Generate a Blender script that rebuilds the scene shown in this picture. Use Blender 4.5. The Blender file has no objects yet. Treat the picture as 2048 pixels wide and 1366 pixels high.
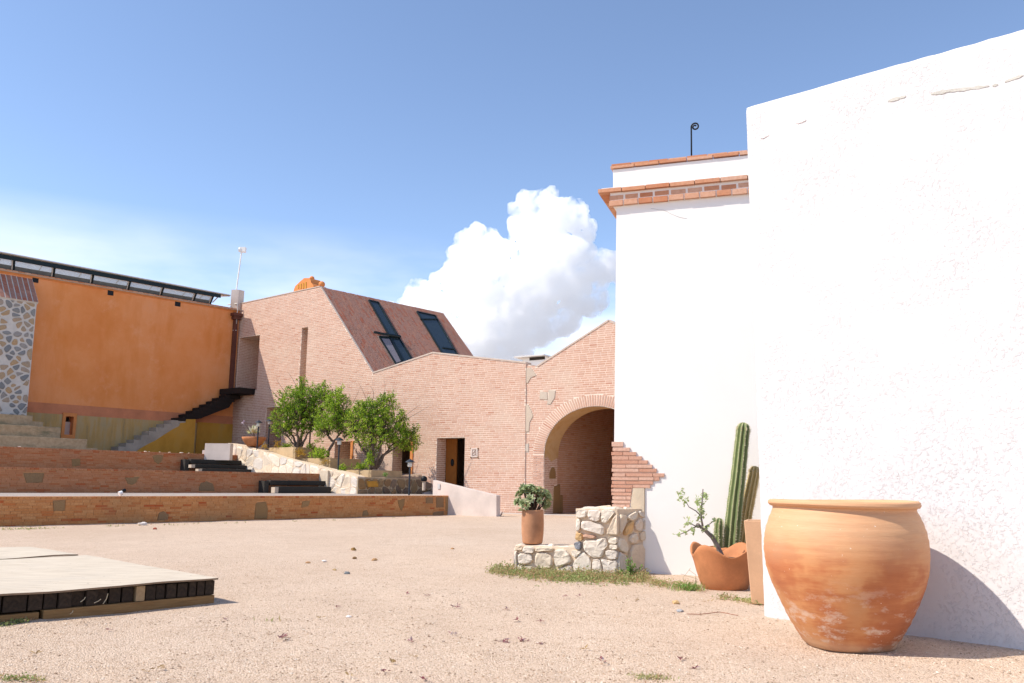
import bpy, bmesh, math, random
from mathutils import Vector as V, Matrix, noise
random.seed(7)
S = bpy.context.scene
COL = S.collection

# ------------------------------------------------------------------ camera
EYE = V((0, 0, 1.3)); FPX = 1700.0
HY, ROLL = 968.0, 0.0126
_a = V((0, -(HY - 683), -FPX)); _d = V((1, -ROLL, 0))
UPc = _d.cross(_a).normalized()
Fc = (V((0, 0, -1)) - UPc * V((0, 0, -1)).dot(UPc)).normalized()
Rc = Fc.cross(UPc)
ROT = Matrix((Rc, Fc, UPc))                    # camera axes -> world axes
cam_d = bpy.data.cameras.new('camera'); cam = bpy.data.objects.new('camera', cam_d); COL.objects.link(cam)
cam.matrix_world = Matrix.Translation(EYE) @ ROT.to_4x4()
cam_d.sensor_width = 36; cam_d.lens = FPX / 2048 * 36; cam_d.clip_end = 9000; cam_d.clip_start = .05
S.camera = cam
S.render.resolution_x, S.render.resolution_y = 1024, 683

# ------------------------------------------------------------------ light
PHI, ELEV = math.radians(13), math.radians(48)
SUN = V((-math.cos(PHI) * math.cos(ELEV), -math.sin(PHI) * math.cos(ELEV), math.sin(ELEV)))
W = bpy.data.worlds.new('World'); S.world = W; W.use_nodes = True
nt = W.node_tree; nt.nodes.clear()
def wn(t, **k):
    n = nt.nodes.new(t)
    for a, b in k.items(): setattr(n, a, b)
    return n
sky = wn('ShaderNodeTexSky', sky_type='NISHITA', sun_disc=False, sun_elevation=ELEV,
         sun_rotation=math.atan2(SUN.x, SUN.y), air_density=.95, dust_density=0.15, ozone_density=3.0, altitude=1500)
bg = wn('ShaderNodeBackground'); bg.inputs['Strength'].default_value = 0.125
out = wn('ShaderNodeOutputWorld')
# thin veils of high cloud, a property of the direction in the sky
tc = wn('ShaderNodeTexCoord'); mp = wn('ShaderNodeMapping'); mp.inputs['Scale'].default_value = (1.6, 1.6, 5.5)
nz = wn('ShaderNodeTexNoise'); nz.inputs['Scale'].default_value = 1.7; nz.inputs['Detail'].default_value = 5; nz.inputs['Roughness'].default_value = .55
sp = wn('ShaderNodeSeparateXYZ')
low = wn('ShaderNodeMapRange'); low.inputs['From Min'].default_value = .29; low.inputs['From Max'].default_value = .17
cv = wn('ShaderNodeMapRange'); cv.inputs['From Min'].default_value = .40; cv.inputs['From Max'].default_value = .68; cv.inputs['To Max'].default_value = .55
mul = wn('ShaderNodeMath', operation='MULTIPLY'); mul.use_clamp = True
mixc = wn('ShaderNodeMix', data_type='RGBA'); mixc.inputs['B'].default_value = (7.0, 6.4, 7.0, 1)
L = nt.links.new
L(tc.outputs['Generated'], mp.inputs['Vector']); L(mp.outputs[0], nz.inputs['Vector']); L(tc.outputs['Generated'], sp.inputs[0])
L(sp.outputs['Z'], low.inputs['Value']); L(nz.outputs['Fac'], cv.inputs['Value']); L(low.outputs[0], mul.inputs[0]); L(cv.outputs[0], mul.inputs[1])
L(mul.outputs[0], mixc.inputs['Factor']); tint = wn('ShaderNodeMix', data_type='RGBA', blend_type='MULTIPLY'); tint.inputs['Factor'].default_value = 1; tint.inputs['B'].default_value = (1.0, .905, .84, 1); L(sky.outputs[0], tint.inputs['A']); L(tint.outputs['Result'], mixc.inputs['A']); L(mixc.outputs['Result'], bg.inputs['Color']); L(bg.outputs[0], out.inputs[0])
sl = bpy.data.lights.new('sun', 'SUN'); sl.energy = 2.6; sl.angle = math.radians(.53); sl.color = (1, .93, .82)
so = bpy.data.objects.new('sun', sl); COL.objects.link(so); so.rotation_euler = SUN.to_track_quat('Z', 'Y').to_euler(); so.location = (0, 0, 40)
vs = S.view_settings; vs.view_transform = 'Standard'; vs.look = 'None'; vs.exposure = 1.2; vs.gamma = 1; vs.use_curve_mapping = False
cy = S.cycles
cy.use_denoising = True; cy.max_bounces = 28; cy.diffuse_bounces = 6; cy.glossy_bounces = 3; cy.volume_bounces = 24
cy.transparent_max_bounces = 8; cy.caustics_reflective = False; cy.caustics_refractive = False

# ------------------------------------------------------------------ pixel <-> place
def ray(px, py): return (ROT @ V((px - 1024, 683 - py, -FPX))).normalized()
def gp(px, py, z=0.0):
    d = ray(px, py); return EYE + d * ((z - EYE.z) / d.z)
def pp(px, py, P, n):
    d = ray(px, py); return EYE + d * ((P - EYE).dot(n) / d.dot(n))
def at(px, py, y):
    d = ray(px, py); return EYE + d * (y / d.y)
def ang(a):                                     # compass bearing from straight ahead, to the right
    a = math.radians(a); return V((math.sin(a), math.cos(a), 0))
Z = V((0, 0, 1))
class Plane:                                    # vertical plane with u along it (towards the right) and n towards the viewer
    def __init__(s, P, u):
        s.P = V((P.x, P.y, 0)); s.u = u.normalized(); s.n = V((s.u.y, -s.u.x, 0))
    def px(s, x, y, off=0.0):
        p = pp(x, y, s.P + s.n * off, s.n) - s.P; return (p.dot(s.u), p.z)
    def w(s, u, z, off=0.0): return s.P + s.u * u + s.n * off + Z * z
    def U(s, x, off=0.0, y=960): return s.px(x, y, off)[0]

# ------------------------------------------------------------------ materials
def M(name, build):
    m = bpy.data.materials.new(name); m.use_nodes = True; t = m.node_tree
    b = t.nodes['Principled BSDF']; b.inputs['Roughness'].default_value = .85; b.inputs['Specular IOR Level'].default_value = .25
    build(t, b); return m
def N(t, ty, ins=None, **k):
    n = t.nodes.new(ty)
    for a, b in k.items(): setattr(n, a, b)
    for a, b in (ins or {}).items():
        if hasattr(b, 'links'): t.links.new(b, n.inputs[a])
        else: n.inputs[a].default_value = b
    return n
def c4(c): return (c[0], c[1], c[2], 1)
def ramp(t, fac, stops, interp='LINEAR'):
    r = N(t, 'ShaderNodeValToRGB', {'Fac': fac}); e = r.color_ramp.elements; r.color_ramp.interpolation = interp
    while len(e) < len(stops): e.new(.5)
    for q, (p, c) in zip(e, stops): q.position = p; q.color = c4(c)
    return r.outputs['Color']
def pos(t, kind='Object', scale=(1, 1, 1)):
    if kind == 'World': o = N(t, 'ShaderNodeNewGeometry').outputs['Position']
    else: o = N(t, 'ShaderNodeTexCoord').outputs[kind]
    return N(t, 'ShaderNodeMapping', {'Vector': o, 'Scale': scale}).outputs[0]
def nse(t, v, s, d=5, r=.55): return N(t, 'ShaderNodeTexNoise', {'Vector': v, 'Scale': s, 'Detail': d, 'Roughness': r}).outputs['Fac']
def mix(t, f, a, b, mode='MIX'):
    n = N(t, 'ShaderNodeMix', data_type='RGBA', blend_type=mode)
    for k, v in (('Factor', f), ('A', a), ('B', b)):
        i = n.inputs[k]
        if hasattr(v, 'links'): t.links.new(v, i)
        else: i.default_value = v if k == 'Factor' else c4(v)
    return n.outputs['Result']
def mr(t, v, a, b, c=0., d=1.): return N(t, 'ShaderNodeMapRange', {'Value': v, 'From Min': a, 'From Max': b, 'To Min': c, 'To Max': d}).outputs[0]
def mth(t, op, a, b=0.):
    n = N(t, 'ShaderNodeMath', operation=op)
    for i, v in enumerate((a, b)):
        if hasattr(v, 'links'): t.links.new(v, n.inputs[i])
        else: n.inputs[i].default_value = v
    return n.outputs[0]
def bump(t, b, h, st, dist=.01):
    bp = N(t, 'ShaderNodeBump', {'Height': h, 'Strength': st, 'Distance': dist}); t.links.new(bp.outputs[0], b.inputs['Normal'])
def setc(t, b, c): t.links.new(c, b.inputs['Base Color'])
def tone(t):
    a = N(t, 'ShaderNodeAttribute', attribute_name='tone').outputs['Fac']; o = N(t, 'ShaderNodeObjectInfo').outputs['Random']
    return mth(t, 'FRACT', mth(t, 'ADD', a, o))
def simple(name, col, var=.25, sc=3., bs=60., bst=.3, rough=.85, dist=.01, spec=.25, col2=None):
    def f(t, b):
        p = pos(t, 'World'); n1 = nse(t, p, sc, 6, .6); n2 = nse(t, p, bs, 4)
        lo = tuple(x * (1 - var) for x in col); hi = col2 or tuple(min(1, x * (1 + var)) for x in col)
        setc(t, b, mix(t, mr(t, n2, .3, .7, 0, .3), ramp(t, n1, [(.3, lo), (.7, hi)]), tuple(x * .8 for x in col)))
        bump(t, b, n2, bst, dist); b.inputs['Roughness'].default_value = rough; b.inputs['Specular IOR Level'].default_value = spec
    return M(name, f)
def brickmat(name, stops, stain=(.3, .2, .15), st=.35, bst=.35):
    def f(t, b):
        p = pos(t, 'World'); c = ramp(t, tone(t), stops)
        n1 = nse(t, p, .55, 7, .62); n2 = nse(t, p, 26, 4)
        c = mix(t, mr(t, n2, .35, .75, 0, .45), c, tuple(x * .72 for x in stops[0][1]))
        c = mix(t, mr(t, n1, .5, .78, 0, st), c, stain)
        setc(t, b, c); bump(t, b, n2, bst, .012)
    return M(name, f)

def sandf(t, b):
    p = pos(t, 'World'); n1 = nse(t, p, .35, 6, .6); n2 = nse(t, p, 2.3, 6, .65)
    vo = N(t, 'ShaderNodeTexVoronoi', {'Vector': p, 'Scale': 75., 'Randomness': 1.}); vc = N(t, 'ShaderNodeSeparateColor', {'Color': vo.outputs['Color']}).outputs[0]
    base = ramp(t, n1, [(.3, (.57, .40, .275)), (.55, (.655, .485, .355)), (.72, (.69, .535, .41))])
    base = mix(t, mr(t, n2, .48, .72, 0, .65), base, (.43, .285, .185)); base = mix(t, mr(t, nse(t, pos(t, 'World', (1, .35, 1)), .22, 7, .65), .50, .64, 0, .6), base, (.46, .30, .185))
    g = ramp(t, vc, [(0, (.22, .14, .085)), (.22, (.58, .425, .31)), (.7, (.68, .53, .41)), (1, (.79, .67, .55))])
    g = mix(t, mr(t, nse(t, p, 14, 4, .7), .5, .72, 0, .5), g, (.40, .265, .17)); setc(t, b, mix(t, .55, base, g))
    n3 = nse(t, p, 120, 3); h = mth(t, 'ADD', mth(t, 'MULTIPLY', vo.outputs['Distance'], -1.2), mth(t, 'ADD', n3, mth(t, 'MULTIPLY', n2, 1.5)))
    bump(t, b, h, .75, .014); b.inputs['Roughness'].default_value = .95
m_sand = M('sand_gravel', sandf)
m_pebble = M('pebble', lambda t, b: setc(t, b, ramp(t, tone(t), [(0, (.20, .13, .085)), (.3, (.44, .30, .20)), (.7, (.56, .42, .31)), (1, (.72, .62, .51))])))
m_grav = simple('terrace_gravel', (.37, .31, .27), .3, 4, 90, .6)
def whitef(t, b, sc=1., st=1.):
    p = pos(t, 'World'); n1 = nse(t, p, 1.1, 6, .6)
    c = mix(t, mr(t, n1, .55, .85, 0, .35), (.635, .61, .607), (.565, .535, .528))
    setc(t, b, c); b.inputs['Roughness'].default_value = .9
    w = N(t, 'ShaderNodeTexNoise', {'Vector': p, 'Scale': 3., 'Detail': 4.}).outputs['Color']
    pw = mix(t, .12, p, w, 'ADD')
    v1 = N(t, 'ShaderNodeTexVoronoi', {'Vector': pw, 'Scale': 26 * sc, 'Randomness': 1.}, feature='SMOOTH_F1').outputs['Distance']
    n2 = nse(t, pw, 30 * sc, 7, .68); n3 = nse(t, pw, 6 * sc, 4)
    msk = mr(t, nse(t, p, 1.6, 5), .40, .64, .12, 1)
    h = mth(t, 'ADD', mth(t, 'MULTIPLY', mth(t, 'MULTIPLY', mr(t, n2, .53, .61), msk), 1.0), mth(t, 'ADD', mth(t, 'MULTIPLY', v1, .35), n3))
    bump(t, b, h, .5, .012)
m_rough = M('rough_white_plaster', lambda t, b: whitef(t, b))
def smoothw(t, b):
    p = pos(t, 'World'); n1 = nse(t, p, .8, 6, .6)
    setc(t, b, mix(t, mr(t, n1, .55, .85, 0, .4), (.82, .785, .75), (.76, .71, .68)))
    bump(t, b, nse(t, p, 7, 5, .6), .12, .02)
m_white = M('smooth_white_plaster', smoothw)
m_patch = simple('cement_patch', (.50, .475, .43), .15, 6, 60, .4)
PINK = [(0, (.47, .24, .165)), (.08, (.54, .325, .235)), (.5, (.565, .355, .265)), (.92, (.59, .39, .30)), (1, (.51, .285, .20))]
m_brick = brickmat('pink_brick', PINK, (.56, .43, .335), .7)
m_mortar = simple('pale_mortar', (.76, .62, .51), .1, 2, 50, .4)
RED = [(0, (.44, .10, .03)), (.10, (.52, .225, .075)), (.5, (.57, .27, .10)), (.88, (.60, .31, .125)), (1, (.50, .17, .05))]
m_tbrick = brickmat('terrace_brick', RED, (.22, .16, .09), .5)
REDU = [(0, (.46, .12, .04)), (.12, (.45, .18, .08)), (.5, (.48, .215, .105)), (.88, (.51, .25, .13)), (1, (.45, .15, .06))]
m_ubrick = brickmat('upper_terrace_brick', REDU, (.24, .13, .09), .4)
m_tmortar = simple('terrace_mortar', (.50, .25, .11), .2, 2, 50, .4)
m_rbrick = brickmat('roof_brick', [(0, (.36, .12, .07)), (.3, (.36, .185, .135)), (.7, (.33, .19, .15)), (1, (.42, .21, .14))], (.20, .13, .10), .5)
m_rmortar = simple('roof_mortar', (.44, .31, .25), .15, 2, 40, .3)
m_tooth = brickmat('toothing_brick', [(0, (.54, .27, .18)), (.5, (.62, .36, .26)), (1, (.66, .43, .33))], (.68, .48, .38), .35)
m_tmort2 = simple('pink_mortar', (.62, .43, .32), .1, 4, 60, .4)
m_tile = brickmat('clay_tile', [(0, (.50, .19, .09)), (.5, (.57, .27, .15)), (1, (.62, .38, .27))], (.62, .45, .36), .5)
STN = [(0, (.66, .52, .38)), (.25, (.72, .62, .50)), (.5, (.75, .67, .56)), (.75, (.70, .60, .51)), (1, (.62, .57, .52))]
m_stone = brickmat('cream_stone', STN, (.64, .49, .34), .4, 1.0)
m_smort = simple('sandy_mortar', (.68, .54, .40), .2, 6, 60, .6)
m_bstone = brickmat('mixed_fieldstone', [(0, (.17, .18, .19)), (.3, (.25, .255, .255)), (.5, (.33, .30, .27)), (.62, (.42, .30, .18)), (.8, (.47, .31, .16)), (1, (.36, .30, .25))], (.2, .17, .13), .4, .8)
m_bmort = simple('white_mortar', (.56, .53, .49), .12, 4, 60, .5)
m_dstone = brickmat('shaded_brown_stone', [(0, (.14, .10, .075)), (.4, (.25, .165, .095)), (.7, (.30, .20, .10)), (1, (.20, .15, .13))], (.15, .11, .08), .5, .8)  # retaining wall's shaded side: brown stone with the shade darkened into its colour
m_dmort = simple('shaded_tan_mortar', (.42, .32, .21), .15, 4, 60, .5)  # mortar of that same side, shade mixed into the colour too
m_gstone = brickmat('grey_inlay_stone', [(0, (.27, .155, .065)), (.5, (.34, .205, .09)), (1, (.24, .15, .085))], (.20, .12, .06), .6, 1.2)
m_pstone = brickmat('pale_inlay_stone', [(0, (.49, .40, .32)), (.5, (.54, .44, .34)), (1, (.48, .42, .36))], (.42, .34, .28), .5, .6)
def orangef(t, b):
    p = pos(t, 'World'); n1 = nse(t, p, .28, 8, .68); n2 = nse(t, pos(t, 'World', (1, 1, .22)), 1.0, 7, .65); n3 = nse(t, p, 40, 4)
    c = ramp(t, n1, [(.32, (.68, .23, .062)), (.46, (.73, .275, .09)), (.58, (.75, .305, .12)), (.7, (.73, .315, .145))])
    c = mix(t, mr(t, n2, .48, .72, 0, .65), c, (.62, .19, .03))
    c = mix(t, mr(t, nse(t, p, .9, 7, .75), .54, .72, 0, .6), c, (.78, .37, .19))
    setc(t, b, c); bump(t, b, n3, .2, .01)
m_orange = M('orange_limewash', orangef)
m_orange2 = simple('orange_trim', (.62, .235, .075), .12, 3, 40, .2)
m_band = simple('dusty_orange_band', (.52, .20, .10), .2, 1.2, 40, .25)
def plinf(t, b):
    p = pos(t, 'World'); n = nse(t, pos(t, 'World', (2.4, 2.4, .35)), 1.1, 8, .7); n2 = nse(t, p, .7, 6, .6)
    c = ramp(t, n, [(.3, (.26, .20, .11)), (.45, (.44, .28, .10)), (.58, (.42, .31, .16)), (.75, (.48, .28, .08))])
    setc(t, b, mix(t, mr(t, n2, .5, .75, 0, .55), c, (.25, .24, .15))); bump(t, b, nse(t, p, 30, 4), .3, .01)
m_plinth = M('stained_concrete_base', plinf)
m_ochre = M('ochre_render', lambda t, b: (setc(t, b, ramp(t, nse(t, pos(t, 'World', (1, 1, .5)), 1.3, 7, .65), [(.3, (.40, .20, .025)), (.55, (.50, .26, .04)), (.75, (.46, .27, .07))])), bump(t, b, nse(t, pos(t, 'World'), 30, 4), .25, .01)))
m_conc = simple('grey_concrete', (.36, .31, .25), .2, 1.5, 40, .3)
m_copg = simple('coping_mortar', (.52, .42, .35), .15, 3, 40, .3)
m_pconc = simple('pale_concrete', (.62, .52, .46), .15, 1.2, 40, .3)
m_sconc = M('mossy_seat_concrete', lambda t, b: (setc(t, b, mix(t, mr(t, nse(t, pos(t, 'World', (.6, .6, 2)), 1.1, 8, .7), .5, .66, 0, .8), ramp(t, nse(t, pos(t, 'World'), 7, 6, .65), [(.3, (.34, .24, .14)), (.7, (.48, .36, .23))]), (.15, .145, .085))), bump(t, b, nse(t, pos(t, 'World'), 40, 4), .4, .01)))
m_plan = simple('tan_planter_render', (.50, .36, .21), .2, 2.5, 40, .3)
def woodf(lo, hi, sc=(1, 1, 1), rough=.8):
    def f(t, b):
        p = pos(t, 'Object', sc); n = nse(t, p, 3, 8, .65); setc(t, b, mix(t, mr(t, tone(t), 0, 1, 0, .35), ramp(t, n, [(.3, lo), (.7, hi)]), lo))
        bump(t, b, n, .4, .006); b.inputs['Roughness'].default_value = rough
    return f
m_sleep = M('black_sleeper', woodf((.022, .020, .018), (.060, .052, .044), (8, 2, 20)))
m_dwood = M('dark_stair_wood', woodf((.010, .007, .006), (.024, .016, .013), (8, 8, 20)))
m_joist = M('dark_joist', woodf((.018, .012, .009), (.060, .040, .026), (12, 12, 12)))
m_paleend = M('pale_joist', woodf((.30, .20, .11), (.42, .30, .17), (12, 12, 12)))
m_beam = M('tan_beam', woodf((.20, .105, .040), (.32, .19, .08), (1.5, 1.5, 25)))
m_door = M('orange_door_wood', woodf((.22, .07, .012), (.34, .12, .02), (14, 14, 1.5)))
def plyf(t, b):
    p = pos(t, 'Object', (1, 7, 1)); n = nse(t, p, 2.2, 9, .68); n2 = nse(t, pos(t, 'Object'), 1.3, 6, .6)
    c = ramp(t, n, [(.3, (.43, .355, .265)), (.5, (.56, .475, .37)), (.7, (.63, .55, .44))])
    c = mix(t, mr(t, n2, .5, .75, 0, .5), c, (.47, .41, .34)); c = mix(t, mr(t, nse(t, pos(t, 'Object'), 22, 3), .68, .74), c, (.22, .17, .13))
    setc(t, b, c); bump(t, b, n, .3, .005)
m_ply = M('weathered_plywood', plyf)
m_plye = simple('plywood_edge', (.25, .17, .11), .2, 10, 80, .3)
def terraf(t, b):
    p = pos(t, 'Object'); sep = N(t, 'ShaderNodeSeparateXYZ', {'Vector': p})
    band = nse(t, pos(t, 'Object', (1.2, 1.2, 9)), 1.6, 7, .62); n1 = nse(t, p, 1.7, 4, .55); fine = nse(t, pos(t, 'Object', (2, 2, 40)), 4, 5, .6)
    c = ramp(t, mth(t, 'ADD', mth(t, 'MULTIPLY', n1, .75), mth(t, 'MULTIPLY', band, .3)), [(.36, (.58, .30, .14)), (.48, (.56, .25, .10)), (.55, (.45, .15, .055)), (.66, (.36, .105, .042))])
    c = mix(t, mr(t, mth(t, 'ADD', sep.outputs['Z'], mth(t, 'MULTIPLY', n1, .3)), .82, 1.1, 0, .9), c, (.62, .36, .195)); c = mix(t, mth(t, 'MULTIPLY', mr(t, nse(t, pos(t, 'Object', (1.1, 1.1, 1.6)), 1.5, 5, .6), .48, .66), mr(t, sep.outputs['Z'], .75, .45, 0, .6)), c, (.36, .12, .05))
    c = mix(t, mr(t, fine, .4, .7, 0, .3), c, (.50, .20, .08))
    ef = mth(t, 'MULTIPLY', mr(t, nse(t, pos(t, 'Object', (2.2, 2.2, 4.5)), 1.9, 9, .72), .53, .62), mr(t, sep.outputs['Z'], .62, .12))
    c = mix(t, mth(t, 'MULTIPLY', ef, .85), c, (.66, .52, .42))
    c = mix(t, mr(t, mth(t, 'ADD', sep.outputs['Z'], mth(t, 'MULTIPLY', n1, .1)), .16, .04, 0, .75), c, (.50, .37, .25))
    spk = nse(t, p, 38, 2); c = mix(t, mr(t, spk, .74, .77), c, (.75, .62, .5))
    setc(t, b, c); bump(t, b, mth(t, 'ADD', fine, mth(t, 'MULTIPLY', nse(t, p, 60, 3), .5)), .18, .008); b.inputs['Roughness'].default_value = .62; b.inputs['Specular IOR Level'].default_value = .35
m_terra = M('weathered_terracotta', terraf)
m_terra2 = simple('terracotta', (.50, .20, .085), .2, 4, 60, .2, .75)
m_terra3 = simple('dusty_terracotta', (.42, .205, .11), .25, 4, 60, .25, .8)
m_terra4 = simple('pale_terracotta', (.62, .37, .22), .1, 3, 60, .2, .8)
m_soil = simple('soil', (.16, .10, .065), .35, 8, 60, .8)
m_slope = simple('slope_soil', (.36, .26, .19), .35, 3, 40, .9)
def metal(name, c, r=.5, mt=.6):
    def f(t, b): b.inputs['Base Color'].default_value = c4(c); b.inputs['Roughness'].default_value = r; b.inputs['Metallic'].default_value = mt
    return M(name, f)
m_lan = metal('blue_black_paint', (.030, .036, .048), .5, .2)
m_black = metal('black_iron', (.012, .012, .014), .5, .3)
m_frame = metal('dark_teal_metal', (.010, .019, .023), .45, .3)
m_alum = metal('pale_metal', (.55, .52, .49), .45, .3)
m_pipe = simple('brown_pipe', (.115, .042, .030), .15, 4, 40, .1, .6)
m_rust = simple('rust_steel', (.19, .07, .025), .2, 6, 60, .2, .7)
m_whitep = metal('white_paint', (.78, .77, .75), .5, 0)
def glassf(t, b):
    b.inputs['Base Color'].default_value = (.02, .032, .04, 1); b.inputs['Roughness'].default_value = .04; b.inputs['Specular IOR Level'].default_value = .6
m_glass = M('dark_glass', glassf)
def sheetf(t, b):
    b.inputs['Base Color'].default_value = (.52, .58, .60, 1); b.inputs['Roughness'].default_value = .15; b.inputs['Alpha'].default_value = .55
m_sheet = M('canopy_sheet', sheetf)
m_void = simple('dark_interior', (.035, .028, .022), .2, 2, 10, .1)  # near-black colour paints the darkness of unlit interiors
m_lglass = metal('lantern_glass', (.62, .60, .55), .2, 0)
def leafm(name, stops, tr=.35):
    def f(t, b):
        c = ramp(t, tone(t), stops); setc(t, b, c); b.inputs['Roughness'].default_value = .5
        tl = N(t, 'ShaderNodeBsdfTranslucent', {'Color': c}); ms = N(t, 'ShaderNodeMixShader', {'Fac': tr})
        t.links.new(b.outputs[0], ms.inputs[1]); t.links.new(tl.outputs[0], ms.inputs[2]); t.links.new(ms.outputs[0], t.nodes['Material Output'].inputs[0])
    return M(name, f)
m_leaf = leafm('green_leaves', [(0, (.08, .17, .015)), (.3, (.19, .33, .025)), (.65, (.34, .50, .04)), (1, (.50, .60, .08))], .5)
m_weed = leafm('weed_leaves', [(0, (.22, .28, .08)), (.4, (.36, .39, .15)), (.75, (.46, .39, .19)), (1, (.50, .28, .17))], .4)
m_grass = leafm('fresh_grass', [(0, (.12, .24, .04)), (1, (.24, .38, .09))])
m_dryg = leafm('dry_shoots', [(0, (.42, .24, .03)), (1, (.52, .34, .06))])
m_succ = leafm('succulent_leaves', [(0, (.24, .30, .13)), (.4, (.36, .42, .22)), (.7, (.48, .50, .30)), (.88, (.58, .50, .26)), (1, (.62, .46, .30))], .15)
m_sprig = leafm('sprig_leaves', [(0, (.32, .43, .16)), (.6, (.46, .55, .26)), (1, (.58, .63, .36))], .4)
m_ylw = leafm('pale_agave', [(0, (.40, .45, .12)), (.5, (.55, .55, .30)), (1, (.72, .70, .60))], .2)
m_bark = simple('bark', (.135, .095, .075), .4, 9, 60, .6)
m_gbark = simple('grey_bark', (.20, .165, .145), .4, 14, 80, .6)
def cactf(g1, g2, sp):
    def f(t, b):
        p = pos(t, 'Object', (1, 1, .35)); rib = N(t, 'ShaderNodeAttribute', attribute_name='tone').outputs['Fac']
        c = mix(t, mr(t, nse(t, p, 9, 6, .65), .35, .7), g1, g2); c = mix(t, mr(t, rib, .72, 1, 0, .75), c, sp)
        c = mix(t, mr(t, nse(t, p, 4, 5, .7), .62, .72, 0, .6), c, (.30, .17, .07)); setc(t, b, c); b.inputs['Roughness'].default_value = .6
        bump(t, b, nse(t, pos(t, 'Object'), 90, 3), .25, .004)
    return f
m_cact = M('green_cactus', cactf((.125, .165, .06), (.19, .225, .09), (.50, .47, .26)))
m_cact2 = M('corky_cactus', cactf((.36, .27, .10), (.54, .40, .18), (.78, .62, .34)))
m_spine = metal('spines', (.72, .64, .45), .8, 0)
m_red = leafm('dry_red_leaves', [(0, (.16, .04, .045)), (.45, (.27, .075, .085)), (.75, (.34, .17, .17)), (1, (.26, .20, .22))], .2)
m_tan = leafm('dry_tan_leaves', [(0, (.28, .17, .06)), (1, (.48, .33, .15))], .2)
m_cloud = None

# ------------------------------------------------------------------ mesh helpers
WL = {}                                          # world location of each parent
class MB:
    def __init__(s): s.v = []; s.f = []; s.t = []
    def add(s, vs, fs, tn=0.0):
        k = len(s.v); s.v += vs; s.f += [tuple(i + k for i in f) for f in fs]; s.t += [tn] * len(vs); return s
    def box(s, P, a, b, c, tn=0.0, open_back=False):  # corner and three edges
        vs = [P, P + a, P + a + b, P + b, P + c, P + a + c, P + a + b + c, P + b + c]
        fs = [(0, 3, 2, 1), (4, 5, 6, 7), (0, 1, 5, 4), (1, 2, 6, 5), (2, 3, 7, 6), (3, 0, 4, 7)]
        if a.cross(b).dot(c) < 0: fs = [f[::-1] for f in fs]
        return s.add(vs, fs[1:] if open_back else fs, tn)
    def slab(s, pl, u0, u1, z0, z1, o0, o1, tn=0.0): return s.box(pl.w(u0, z0, o0), pl.u * (u1 - u0), Z * (z1 - z0), pl.n * (o1 - o0), tn)
    def tube(s, pts, rad, seg=8, cap=True, tn=0.0):
        if not isinstance(rad, (list, tuple)): rad = [rad] * len(pts)
        vs = []; fs = []; m = len(pts); ref = None
        for i, p in enumerate(pts):
            t = (pts[min(i + 1, m - 1)] - pts[max(i - 1, 0)]).normalized()
            if ref is None: ref = V((1, 0, 0)) if abs(t.x) < .8 else V((0, 1, 0))
            x = (ref - t * ref.dot(t)).normalized(); ref = x; y = t.cross(x)
            for k in range(seg):
                a = 2 * math.pi * k / seg; vs.append(p + (x * math.cos(a) + y * math.sin(a)) * rad[i])
        for i in range(m - 1):
            for k in range(seg):
                a, b = i * seg + k, i * seg + (k + 1) % seg; fs.append((a, b, b + seg, a + seg))
        if cap: fs += [tuple(range(seg))[::-1], tuple(range((m - 1) * seg, m * seg))]
        return s.add(vs, fs, tn)
    def lathe(s, C, prof, seg=48, fn=None, tn=0.0, closed=False):  # prof = [(r, z)]
        vs = []; fs = []
        for i, (r, z) in enumerate(prof):
            for k in range(seg):
                a = 2 * math.pi * k / seg; rr, zz = fn(r, z, a, i) if fn else (r, z)
                vs.append(C + V((rr * math.cos(a), rr * math.sin(a), zz)))
        for i in range(len(prof) - 1):
            for k in range(seg):
                a, b = i * seg + k, i * seg + (k + 1) % seg; fs.append((a, b, b + seg, a + seg))
        fs.append(tuple(range(seg))[::-1]); 
        if closed: fs.append(tuple(range((len(prof) - 1) * seg, len(prof) * seg)))
        return s.add(vs, fs, tn)
    def sphere(s, C, r, sx=1, sy=1, sz=1, seg=12, rings=8, tn=0.0):
        prof = [(max(1e-4, r * math.sin(math.pi * i / rings)), -r * math.cos(math.pi * i / rings) * sz) for i in range(rings + 1)]
        return s.lathe(C, prof, seg, lambda q, z, a, i: (q, z), tn)
    def prism(s, pts, d, tn=0.0):                # planar world loop extruded by d
        n = len(pts); vs = list(pts) + [p + d for p in pts]
        nr = sum(((pts[i] - pts[0]).cross(pts[(i + 1) % n] - pts[0]) for i in range(1, n)), V((0, 0, 0)))
        fs = [tuple(range(n))[::-1], tuple(range(n, 2 * n))] + [(i, (i + 1) % n, n + (i + 1) % n, n + i) for i in range(n)]
        if nr.dot(d) < 0: fs = [f[::-1] for f in fs]
        return s.add(vs, fs, tn)
    def build(s, name, mat, parent=None, smooth=False, origin=None, bevel=0):
        if origin is None:
            lo = [min(v[i] for v in s.v) for i in range(3)]; hi = [max(v[i] for v in s.v) for i in range(3)]
            origin = V(((lo[0] + hi[0]) / 2, (lo[1] + hi[1]) / 2, lo[2]))
        me = bpy.data.meshes.new(name); me.from_pydata([v - origin for v in s.v], [], s.f)
        if any(s.t):
            at_ = me.attributes.new('tone', 'FLOAT', 'POINT'); at_.data.foreach_set('value', s.t)
        me.materials.append(mat)
        if smooth: me.polygons.foreach_set('use_smooth', [True] * len(me.polygons))
        o = bpy.data.objects.new(name, me); COL.objects.link(o)
        WL[o.name] = origin.copy()
        if parent: o.parent = parent; o.location = origin - WL[parent.name]
        else: o.location = origin
        if bevel:
            b = o.modifiers.new('edge', 'BEVEL'); b.width = bevel; b.segments = 2; b.limit_method = 'ANGLE'
        return o
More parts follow.
